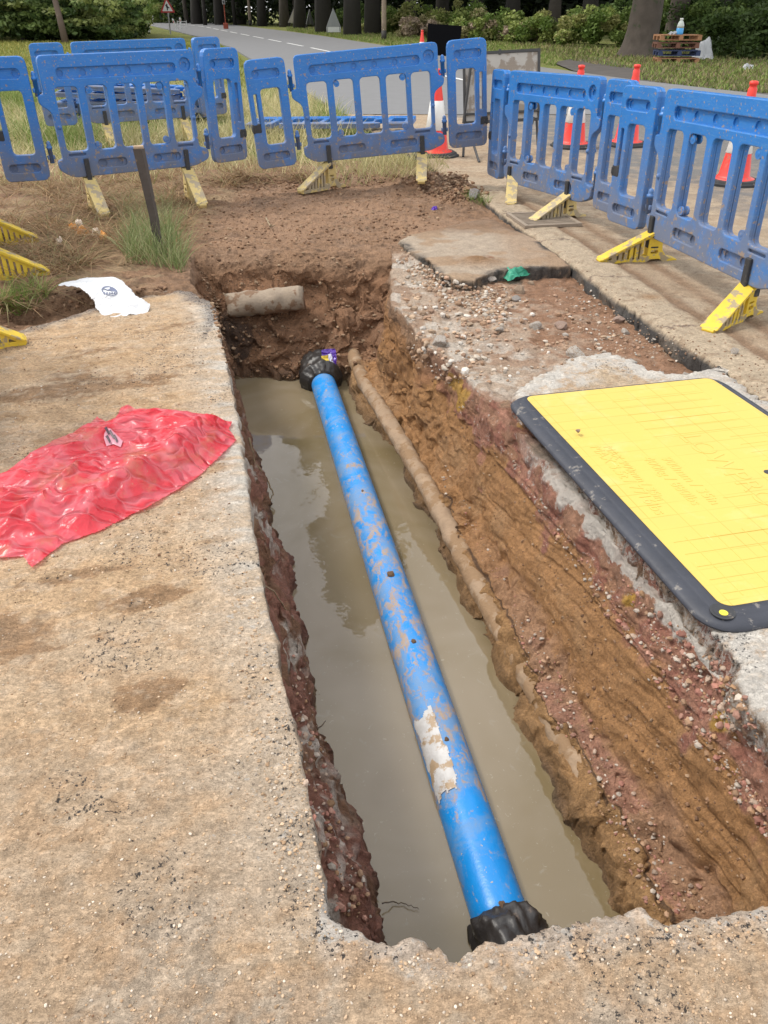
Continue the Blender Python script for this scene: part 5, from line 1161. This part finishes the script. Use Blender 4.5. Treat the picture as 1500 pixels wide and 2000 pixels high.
# ================================================================== GRASS
M_grass = vcmat('grass_blades', .75, .25)
def blades(name, pts, hs, ws, lean, cols, label, curl=.35, lay=0.):
    n = len(pts); pts = np.asarray(pts, float); az = rng.random(n)*2*pi; d = np.stack([np.cos(az), np.sin(az), np.zeros(n)], 1)
    face = rng.random(n)*pi; w = np.stack([np.cos(face), np.sin(face), np.zeros(n)], 1)*ws[:, None]*.5
    le = lean*(.3+1.2*rng.random(n)); up = np.array([0, 0, 1.])
    def at(t):
        ho = (le*t+curl*le*t*t)[:, None]*hs[:, None]*d; ve = (t*(1-.35*le*t))[:, None]*hs[:, None]*up if False else (t*np.clip(1-.35*le*t, .08, 1))[:, None]*hs[:, None]*up
        return pts+ho+ve
    a, b, c = at(0.), at(.5), at(1.)
    V = np.stack([a-w, a+w, b+w*.8, b-w*.8, c], 1).reshape(-1, 3); k = np.arange(n)*5
    Fa = np.concatenate([np.stack([k, k+1, k+2], 1), np.stack([k, k+2, k+3], 1), np.stack([k+3, k+2, k+4], 1)])
    C_ = np.repeat(cols, 5, 0)
    o_ = link(name, mesh(name, V, Fa, M_grass, True, {'Col': C_})); return setp(o_, label, None, None, 'stuff')
def pick(n, pal, var=.25): p = np.array(pal); return p[rng.integers(len(p), size=n)]*(1-var+2*var*rng.random((n, 1)))
STRAW = [(.54, .47, .25), (.60, .52, .30), (.46, .43, .21)]; GREEN = [(.20, .27, .07), (.28, .33, .11), (.33, .36, .13), (.15, .22, .05)]
# long grass beyond the barriers
n = 70000; Y = 8.1+ (rng.random(n)**1.25)*11; rx = KX(Y)-.12; lxx = -Y*.62-1.0; X = lxx+(rx-lxx)*rng.random(n)
dens = fbm(np.stack([X, Y, Y*0], 1), .9, 3, 400); keep = (dens > .36) & ~((Y < 9.2) & (X > -5.5) & (X < .8) & (rng.random(n) < .75)); keep &= ~((np.abs(X-(-3.1)) < 1.0) & (np.abs(Y-13.6) < .45)) & ~((X > -1.6) & (X < .15) & (Y > 11.0) & (Y < 12.3) & (rng.random(n) < .75))
X, Y = X[keep], Y[keep]; n = len(X); hs = (.07+.26*rng.random(n)**1.5)*(.6+.9*(dens[keep]-.36)*3).clip(.5, 1.25); st = fbm(np.stack([X, Y, Y*0], 1), .5, 3, 410)+.25*(rng.random(n)-.5)
gcol = np.where((st > .44)[:, None], pick(n, STRAW), pick(n, GREEN))
blades('grass', np.stack([X, Y, np.full(n, -.05)], 1), hs, .006+.006*rng.random(n), .55, gcol, 'long green and straw-coloured grass on the verge')
n = 26000; Y = 19+rng.random(n)**.8*28; rx = KX(Y)-.2; X = rx-rng.random(n)*(14)-.1; blades('grass', np.stack([X, Y, np.full(n, -.05)], 1), .05+.12*rng.random(n), .02+.02*rng.random(n), .5, pick(n, [(.28, .27, .07), (.20, .24, .06), (.36, .33, .09)]), 'shorter yellow-green grass farther along the verge')
# far side verge grass
n = 30000; t = rng.random(n); px_ = rng.uniform(560, 1560, n); X = []; P_ = []
ypx = np.interp(px_, [560, 770, 1000, 1180, 1400, 1560], [60, 90, 112, 150, 180, 190]); topx = np.interp(px_, [560, 770, 1000, 1250, 1560], [52, 66, 78, 95, 105])
for i in range(n):
    yy_ = topx[i]+(ypx[i]-topx[i])*t[i]**.8; g = gp(px_[i], yy_, -.05); P_.append((g[0], g[1], -.05))
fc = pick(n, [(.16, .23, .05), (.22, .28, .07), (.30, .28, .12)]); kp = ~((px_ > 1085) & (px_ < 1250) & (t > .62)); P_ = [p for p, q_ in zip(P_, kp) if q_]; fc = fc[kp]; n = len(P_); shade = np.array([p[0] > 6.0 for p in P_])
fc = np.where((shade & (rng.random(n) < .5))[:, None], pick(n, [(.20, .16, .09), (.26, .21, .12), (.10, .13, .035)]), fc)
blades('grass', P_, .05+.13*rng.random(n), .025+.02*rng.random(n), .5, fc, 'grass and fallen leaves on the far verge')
# dry matted grass on the dug verge
spots = []
def fillp(n, P_, n2=None):
    xs_ = [p[0] for p in P_]; ys_ = [p[1] for p in P_]; o = []
    while len(o) < n:
        x, y = random.uniform(min(xs_), max(xs_)), random.uniform(min(ys_), max(ys_))
        if inpoly(x, y, P_):
            p, _ = hit(x, y)
            if p.z > -.12: o.append(tuple(p+Vector((0, 0, -.003))))
    return o
q = fillp(13000, [(0, 345), (380, 320), (385, 400), (350, 490), (240, 520), (110, 545), (0, 600)])+fillp(1500, [(380, 320), (560, 330), (640, 350), (420, 370)])+fillp(1600, [(0, 560), (110, 560), (60, 600), (0, 640)])
n = len(q); q = np.array(q); dn = fbm(q, 5, 3, 430); k = dn > .43; q = q[k]; n = len(q)
blades('dry_grass', q, .05+.15*rng.random(n)**1.3, .004+.004*rng.random(n), 1.9, pick(n, [(.33, .21, .11), (.42, .28, .15), (.24, .14, .075), (.29, .185, .10), (.25, .22, .10)]), 'dry matted grass over the dug verge', curl=.5)
# green tufts
def tuft(P_, n, h0, h1, lab, pal, lean=.6, w=.004):
    q = np.array(fillp(n, P_)); n = len(q); blades('grass', q, h0+(h1-h0)*rng.random(n), w*.7+w*.6*rng.random(n), lean, pick(n, pal), lab)
tuft([(250, 460), (330, 450), (365, 490), (360, 535), (300, 520), (245, 515)], 1100, .08, .30, 'green grass tuft round the dark wooden stake', [(.22, .27, .10), (.30, .34, .15), (.38, .38, .20), (.15, .21, .07)], .5)
tuft([(225, 395), (330, 390), (360, 440), (250, 450)], 700, .06, .22, 'thin grass behind the wooden stake', [(.36, .34, .18), (.26, .29, .12)], .8, .003)
tuft([(0, 575), (80, 560), (100, 590), (0, 635)], 350, .06, .18, 'weeds at the edge of the left pavement', [(.18, .26, .06), (.25, .32, .09)], .7)
tuft([(690, 335), (720, 300), (840, 300), (880, 330), (800, 350), (700, 345)], 900, .05, .20, 'straw-coloured grass under the tilted barrier', [(.42, .36, .18), (.33, .31, .13), (.24, .27, .09)], .7)
tuft([(905, 375), (960, 395), (950, 405), (915, 395)], 160, .04, .12, 'weeds beside the broken kerb stone', [(.17, .25, .06), (.26, .33, .10)], .7, .003)
# ================================================================== TREES AND BUSHES
M_leaf = vcmat('leaves', .6, .30); M_bark = simple('bark', (.07, .058, .048), .9, .35, 3, .9); M_barkd = simple('dark_bark', (.032, .028, .024), .9, .3, 3, .8)
def leafcloud(cen, rad, per, size, pal, flat=1., droop=0.):
    cen = np.asarray(cen, float); n = len(cen)*per; c = np.repeat(cen, per, 0); r = np.repeat(np.asarray(rad, float), per)
    d = rng.normal(size=(n, 3)); d /= np.linalg.norm(d, axis=1)[:, None]; d *= (rng.random(n)**.45)[:, None]; d[:, 2] *= flat; p = c+d*r[:, None]
    p[:, 2] -= droop*r*(d[:, 0]**2+d[:, 1]**2)
    a = rng.normal(size=(n, 3)); a[:, 2] *= .6; a /= np.linalg.norm(a, axis=1)[:, None]; b = np.cross(a, rng.normal(size=(n, 3))); b /= np.linalg.norm(b, axis=1)[:, None]
    s = (size*(.6+.8*rng.random(n)))[:, None]; V = np.stack([p-a*s, p-b*s*.5, p+a*s, p+b*s*.5], 1).reshape(-1, 3)
    Fq = (np.arange(n)[:, None]*4+np.arange(4)[None, :]); pl_ = np.array(pal); cc = pl_[rng.integers(len(pl_), size=len(cen))]; cc = np.repeat(cc, per, 0)*(.65+.7*rng.random((n, 1)))
    return V, Fq, np.repeat(cc, 4, 0)
def cloudmesh(name, *a, **k): V, Fq, C_ = leafcloud(*a, **k); return mesh(name, V, Fq, M_leaf, False, {'Col': C_})
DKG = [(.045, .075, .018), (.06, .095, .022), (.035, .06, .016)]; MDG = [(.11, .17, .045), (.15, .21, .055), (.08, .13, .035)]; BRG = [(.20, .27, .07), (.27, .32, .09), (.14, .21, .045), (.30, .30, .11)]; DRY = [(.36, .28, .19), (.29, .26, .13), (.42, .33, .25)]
def trunkmesh(h, r, mat, limbs=5, flare=1.5):
    mb = MB(); zs = np.linspace(0, h, 9); ph = random.random()*6
    mb.tube([(.12*r*sin(z*.5+ph)*z**.5, .1*r*cos(z*.6+ph)*z**.5, z) for z in zs], [r*(flare if k == 0 else 1)*(1-.6*z/h)*(1.12 if k == 1 else 1) for k, z in enumerate(zs)], 16)
    for k in range(limbs):
        z = h*(.35+.5*k/limbs); a = k*2.4+ph; L = h*.28; mb.tube([(0, 0, z), (cos(a)*L*.5, sin(a)*L*.5, z+L*.35), (cos(a)*L, sin(a)*L, z+L*.8)], [r*.35, r*.22, r*.07], 8)
    return mb.me('trunk', mat, True)
def crownmesh(h0, h1, R_, pal, n=60, per=90, size=.28, flat=.7, shape='round'):
    cen, rad = [], []
    for k in range(n):
        t = random.random(); z = h0+(h1-h0)*t; rr = R_*(sin(pi*min(1, .18+.78*t))**.7 if shape == 'round' else (1-t)**.8+.08)
        a = random.random()*2*pi; q = rr*random.random()**.45; cen.append((cos(a)*q, sin(a)*q, z)); rad.append(random.uniform(.14, .27)*R_)
    return cloudmesh('crown', cen, rad, per, size, pal, flat)
CM = [crownmesh(5, 17, 5.5, DKG, 75, 100, .32), crownmesh(4, 15, 4.8, MDG, 70, 100, .30), crownmesh(4.5, 20, 5.0, DKG, 80, 100, .34, .6, 'cone'), crownmesh(.3, 13, 5.2, [(.09, .14, .045), (.13, .18, .05), (.18, .21, .06), (.06, .10, .03)], 150, 120, .22, .45, 'cone')]
TM = [trunkmesh(13, .38, M_barkd), trunkmesh(12, .30, M_bark), trunkmesh(15, .33, M_barkd), trunkmesh(9, .45, M_barkd)]
def tree(x, y, kind, s, label, group, rz=None, tm=None):
    r = empty('tree', (x, y, -.05), random.random()*6 if rz is None else rz, label, 'tree', group); r.scale = (s, s, s*random.uniform(.92, 1.08)); link('crown', CM[kind], r); link('trunk', tm or TM[kind], r)
    if group == 'trees of the roadside wood': r.scale.z *= 1.85 if 600 < 750+x/y*1560*1.17 < 745 else 1.4
    return r
def xat(px, Y): return Y*(px-750)/F/(CP+(1000-50)/F*SP)
wood = []
for (px, Y, k, s, lab) in [(385, 96, 0, 1.1, 'dark tree at the bend, left edge of the woods'), (430, 92, 2, 1.1, 'dark narrow tree behind the portable traffic signal'), (470, 96, 0, 1.1, 'dark woodland tree left of the distant wooden pole'), (512, 88, 2, 1.0, 'dark woodland tree right of the distant wooden pole'), (556, 84, 1, 1.15, 'trunk rising just left of the beige triangular sign'), (586, 78, 0, 1.05, 'thick trunk rising just right of the beige triangular sign'), (632, 64, 2, 1.25, 'dark tree behind the grey triangular sign'), (688, 58, 2, 1.2, 'tree in shade left of the weathered pole'), (728, 62, 2, 1.2, 'dark tree straight behind the weathered pole'), (800, 66, 1, 1.1, 'tree above the dry brownish bushes'), (862, 70, 0, 1.1, 'dark tree behind the black board'), (930, 62, 2, 1.0, 'dark tall tree above the middle bushes'), (1000, 60, 0, 1.05, 'dark tree above the leafy bramble bank'), (1080, 56, 1, 1.05, 'tree above the brightest bramble bush'), (1150, 52, 0, 1.0, 'dark tree left of the great trunk'), (1400, 46, 0, 1.0, 'dark tree in deep shade right of the pallets'), (1480, 44, 2, .9, 'dark tree at the right edge of the view'), (1580, 42, 0, 1.0, 'dark tree beyond the right edge')]:
    tree(xat(px, Y), Y, k, s, lab, 'trees of the roadside wood')
# left trees with low boughs
for (px, Y, s, lab) in [(-130, 50, 1.0, 'yew-like tree at the far left edge'), (60, 51, 1.0, 'broad dark tree with pale drooping boughs and a thick black trunk'), (120, 56, .9, 'dense tree behind the slim pale trunk'), (190, 54, .55, 'dense low-branching tree right of the slim pale trunk'), (228, 60, .42, 'small dense tree nearest the warning sign')]:
    tree(xat(px, Y), Y, 3, s, lab, 'low-branching trees on the left verge')
g = gp(142, 84, -.05); r = empty('tree', (g[0], g[1]-1, -.05), 0, 'slim pale-trunked young tree in front of the dark left trees', 'tree'); mb = MB(); mb.tube([(0, 0, 0), (-.08, 0, 1.2), (-.2, 0, 2.4), (-.5, 0, 4)], [.17, .14, .12, .08], 12); link('trunk', mb.me('trunk', simple('pale_bark', (.15, .11, .09), .9, .3, 4, .5), True), r)
link('crown', cloudmesh('crown', [(-.5+random.uniform(-1, 1), random.uniform(-1, 1), 3.6+random.uniform(-.3, 1.2)) for _ in range(14)], [.6]*14, 70, .16, MDG, .7), r)
# pale boughs drooping low in front
for px, py, w_, lab in ((40, 30, 3.2, 'low bough'), ):
    cen = []; 
    for k in range(110): cen.append((xat(random.uniform(-10, 285) if k > 40 else random.uniform(0, 130), 47), 46.5+random.uniform(-1, 1), random.uniform(.35, 2.1)))
    o_ = link('foliage', cloudmesh('foliage', cen, [.62]*110, 60, .12, [(.26, .30, .10), (.17, .23, .07), (.10, .15, .045), (.06, .10, .03)], .30)); setp(o_, 'pale drooping sprays at the edge of the left trees', kind='stuff')
# great trunk on the right and the one behind
def bigtrunk(px, py, wpx, lean, lab, h=15):
    g = gp(px, py, -.05); zc = g[1]*CP+H*SP; w = wpx*zc/F/2; r = empty('tree', (g[0], g[1], -.05), 0, lab, 'tree')
    bm = bmesh.new(); n = 48; zs = np.concatenate([np.linspace(0, 3, 40), np.linspace(3.3, h, 16)]); V = []
    for z in zs:
        fl = 1+.42*math.exp(-z/.45); rad = w*fl*(1-.022*z)
        for k in range(n):
            a = 2*pi*k/n; V.append((lean*z+cos(a)*rad*(1+.10*math.exp(-z/.6)*sin(5*a)), sin(a)*rad*(1+.10*math.exp(-z/.6)*sin(4*a+1)), z))
    V = np.array(V); q = V*np.array([1, 1, .22]); kk = (ridge(q, 4.0/w*.5, 3, 501)-.5)*.09*w*2; c_ = V.copy(); c_[:, 0] -= lean*V[:, 2]; c_[:, 2] = 0; c_ /= np.linalg.norm(c_, axis=1)[:, None]+1e-9; V = V+c_*kk[:, None]
    m_ = len(zs); ii = (np.arange(m_-1)[:, None]*n); jj = np.arange(n)[None, :]; Fq = np.stack([(ii+jj).ravel(), (ii+(jj+1) % n).ravel(), (ii+n+(jj+1) % n).ravel(), (ii+n+jj).ravel()], 1)
    link('trunk', mesh('trunk', V, Fq, simple('rough_bark', (.085, .068, .055), .95, .4, 5, .9, dirt=(.05, .058, .03), dirtscale=2, dirtth=.6), True), r)
    return r, g
r, g = bigtrunk(1247, 110, 56, .035, 'great leaning tree trunk with flared foot just left of the pallets')
cr_ = crownmesh(6, 16, 6.0, DKG, 80, 110, .26); link('crown', cr_, r)
r, g = bigtrunk(1312, 98, 36, .02, 'second tree trunk rising behind the pallets'); link('crown', cr_, r, Matrix.Rotation(2, 4, 'Z'))
# bushes
def bush(px, py, wpx, hpx, pal, label, group, leaf=.085, dens=1.0):
    g = gp(px, py, -.05); zc = g[1]*CP+H*SP; W = 1.45*wpx*zc/F; Hh = hpx*zc/F*1.02; D = W*.6; cen, rad = [], []
    for k in range(int(40*dens)):
        a, b_ = random.uniform(-1, 1), random.uniform(-1, 1); t = random.random(); e = max(0, 1-a*a*.9-b_*b_*.5)**.5; cen.append((a*W*.45, b_*D*.45, Hh*.16+t*Hh*.72*e)); rad.append(random.uniform(.10, .24)*min(W, Hh*1.6)*.8)
    o_ = link('bush', cloudmesh('bush', cen, rad, 170, leaf, pal, .8)); o_.location = (g[0], g[1]+D*.3, -.05); return setp(o_, label, 'bush', group)
BG = 'bushes along the far verge'
for a in [(640, 52, 90, 34, MDG, 'green bush behind the grey triangular sign'), (705, 56, 80, 48, MDG, 'bush in half shade left of the weathered pole'), (748, 62, 70, 42, BRG, 'bright green bush right behind the weathered pole'), (800, 66, 80, 56, BRG, 'bright bush left of the dry brown one'), (822, 74, 62, 40, DRY, 'dry purplish brown bush left of the black board'), (905, 72, 90, 68, BRG, 'yellow-green bush above the black board'), (935, 82, 80, 52, DRY+BRG, 'half-dry bush right of the black board'), (990, 82, 100, 62, BRG, 'light green bush in the middle of the bank'), (1035, 84, 70, 44, DRY+BRG, 'half-dry bramble between two green bushes'), (1090, 86, 110, 62, BRG, 'leafy bright bramble bush, the fullest of the bank'), (1165, 92, 110, 72, BRG, 'bright bramble bush touching the great trunk'), (1200, 88, 70, 88, MDG, 'taller green bush behind the great trunk')]:
    bush(*a, BG)
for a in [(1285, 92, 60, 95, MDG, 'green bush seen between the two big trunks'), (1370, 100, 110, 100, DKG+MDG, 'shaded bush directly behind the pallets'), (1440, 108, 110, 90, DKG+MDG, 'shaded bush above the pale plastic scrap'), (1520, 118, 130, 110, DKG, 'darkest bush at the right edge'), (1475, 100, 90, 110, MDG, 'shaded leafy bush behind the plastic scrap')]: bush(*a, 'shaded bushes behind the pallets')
for a in [(20, 82, 120, 60, DKG+MDG, 'dark undergrowth bush at the left edge of the verge'), (110, 80, 90, 46, DKG, 'dark bush at the foot of the black trunk'), (185, 78, 80, 56, MDG, 'green bush right of the slim pale trunk'), (228, 74, 70, 60, DKG+MDG, 'dense dark bush ending the left tree line'), (315, 46, 50, 40, BRG, 'light green bush behind the warning sign'), (345, 44, 40, 36, BRG, 'sunlit bush right of the warning sign at the bend')]: bush(*a, 'bushes under the left trees')
# the dark wood behind: undergrowth and many trunks
cen = []; rad = []
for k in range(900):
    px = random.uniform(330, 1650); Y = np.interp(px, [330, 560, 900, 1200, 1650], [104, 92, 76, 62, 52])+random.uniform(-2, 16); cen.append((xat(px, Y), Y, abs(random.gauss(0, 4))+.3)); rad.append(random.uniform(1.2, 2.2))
o_ = link('woods', cloudmesh('woods', cen, rad, 90, .26, [(.022, .036, .012), (.03, .045, .014), (.018, .028, .010)], .8)); setp(o_, 'dark mass of woodland behind the road', kind='stuff')  # shade under the crowns is put into these very dark greens
cen = []; rad = []
for k in range(260):
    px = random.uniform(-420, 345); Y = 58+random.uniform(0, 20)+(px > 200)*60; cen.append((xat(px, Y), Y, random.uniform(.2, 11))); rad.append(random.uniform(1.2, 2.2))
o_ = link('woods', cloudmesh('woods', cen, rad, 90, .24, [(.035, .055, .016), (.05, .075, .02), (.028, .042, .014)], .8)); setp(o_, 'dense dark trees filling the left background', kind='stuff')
cen = []; rad = []
for k in range(120):
    px = random.uniform(262, 372); Y = random.uniform(104, 124); cen.append((xat(px, Y), Y, random.uniform(.2, 9))); rad.append(random.uniform(1.2, 2.4))
o_ = link('foliage', cloudmesh('foliage', cen, rad, 90, .24, [(.20, .28, .07), (.28, .34, .11), (.14, .20, .05)], .8)); setp(o_, 'light green foliage closing the view down the road', kind='stuff')
tk = []
for k in range(9):
    px = 365+k*31+random.uniform(-6, 6); Y = 97+random.uniform(-8, 4)
    if abs(px-489) < 8: continue
    tk.append((px, Y))
tkm = [trunkmesh(14, .22, M_bark, 3, 1.2), trunkmesh(14, .17, M_barkd, 3, 1.2)]
for k, (px, Y) in enumerate(tk):
    r = empty('tree', (xat(px, Y), Y, -.05), k, 'slim shaded trunk inside the dark wood at the bend', 'tree', 'slim trunks inside the dark wood'); link('trunk', tkm[k % 2], r); link('crown', CM[2], r, Matrix.Diagonal((.6, .6, 1, 1)))
# dangling roots at the left wall
M_root = simple('root', (.27, .20, .12), .85, .3, 30); M_rootd = simple('twig', (.10, .07, .045), .85, .3, 30)
def twig(pxs, zs, r, mat, label, name='root'):
    pts = [Vector((*gp(a, b, z), z)) for (a, b), z in zip(pxs, zs)]; fine = []
    for a, b in zip(pts, pts[1:]):
        for k in range(5): fine.append(a.lerp(b, k/5)+Vector((random.uniform(-1, 1), random.uniform(-1, 1), random.uniform(-1, 1)))*.003)
    fine.append(pts[-1]); mb = MB(); mb.tube(fine, [r*(1-.6*k/len(fine)) for k in range(len(fine))], 6); return setp(link(name, mb.me(name, mat, True)), label, 'root' if name == 'root' else 'twig')
twig([(486, 855), (498, 905), (522, 935), (533, 965), (526, 982)], [-.35, -.5, -.6, -.68, -.72], .006, M_root, 'pale root dangling from the left wall down to the water')
twig([(745, 1763), (775, 1762), (800, 1768), (817, 1776)], [-.70, -.722, -.72, -.722], .0022, M_rootd, 'thin dark twig sticking out over the water near the front', 'twig')
twig([(500, 1130), (530, 1150), (555, 1185), (580, 1215)], [-.06, -.15, -.3, -.45], .003, M_root, 'thin pale root hanging on the left wall halfway along')
twig([(520, 425), (528, 442), (536, 440)], [.012, .018, .012], .008, M_root, 'short pale stick lying on the bare earth behind the trench', 'twig')
twig([(620, 1425), (636, 1408)], [-.66, -.68], .003, M_rootd, 'tiny dark twig poking from the left wall over the water', 'twig')
# ================================================================== origins of single-mesh things
for o_ in list(SC.objects):
    if o_.parent is None and o_.type == 'MESH' and not o_.get('kind') and o_.location.length < 1e-6 and not o_.children:
        vv = np.zeros(len(o_.data.vertices)*3); o_.data.vertices.foreach_get('co', vv); vv = vv.reshape(-1, 3)
        c_ = np.array([(vv[:, 0].min()+vv[:, 0].max())/2, (vv[:, 1].min()+vv[:, 1].max())/2, vv[:, 2].min()]); vv -= c_; o_.data.vertices.foreach_set('co', vv.ravel()); o_.location = c_; o_.data.update()
# ================================================================== LIGHT, SKY, CAMERA
W = bpy.data.worlds.new('World'); SC.world = W; W.use_nodes = True; nt = W.node_tree; bg = nt.nodes['Background']
sky = nt.nodes.new('ShaderNodeTexSky'); sky.sky_type = 'NISHITA'; sky.sun_disc = False; SE, SA = radians(55), radians(-72)
sky.sun_elevation = SE; sky.sun_rotation = SA; sky.air_density = 1.2; sky.dust_density = 3.0
tc = nt.nodes.new('ShaderNodeTexCoord'); mpw = nt.nodes.new('ShaderNodeMapping'); mpw.inputs['Scale'].default_value = (1, 1, 2.2); nt.links.new(tc.outputs['Generated'], mpw.inputs[0])
cl = noise_n(nt, mpw.outputs[0], 2.6, 6, .55, .3); clr = mixn(nt, ramp(nt, cl, .35, .68), (6.0, 6.2, 6.6), (11.5, 11.4, 11.2))
mixw = mixn(nt, .82, sky.outputs[0], clr); nt.links.new(mixw, bg.inputs[0]); bg.inputs[1].default_value = .142
sl = bpy.data.lights.new('Sun', 'SUN'); sl.energy = 2.1; sl.angle = radians(14); sl.color = (1, .95, .87); so = bpy.data.objects.new('Sun', sl); COL.objects.link(so)
dv_ = Vector((sin(SA)*cos(SE), cos(SA)*cos(SE), sin(SE))); so.rotation_euler = dv_.to_track_quat('Z', 'Y').to_euler()
cam = bpy.data.cameras.new('Camera'); co_ = bpy.data.objects.new('Camera', cam); COL.objects.link(co_); co_.location = (0, 0, H); co_.rotation_euler = (pi/2-PITCH, 0, 0)
cam.sensor_fit = 'VERTICAL'; cam.sensor_height = 36; cam.lens = F/2000*36; cam.clip_end = 2000; cam.clip_start = .05; SC.camera = co_
SC.view_settings.view_transform = 'Standard'; SC.view_settings.look = 'None'; SC.view_settings.exposure = .40; SC.view_settings.gamma = 1
SC.cycles.max_bounces = 6; SC.cycles.transparent_max_bounces = 8; SC.cycles.diffuse_bounces = 3; SC.cycles.use_denoising = True
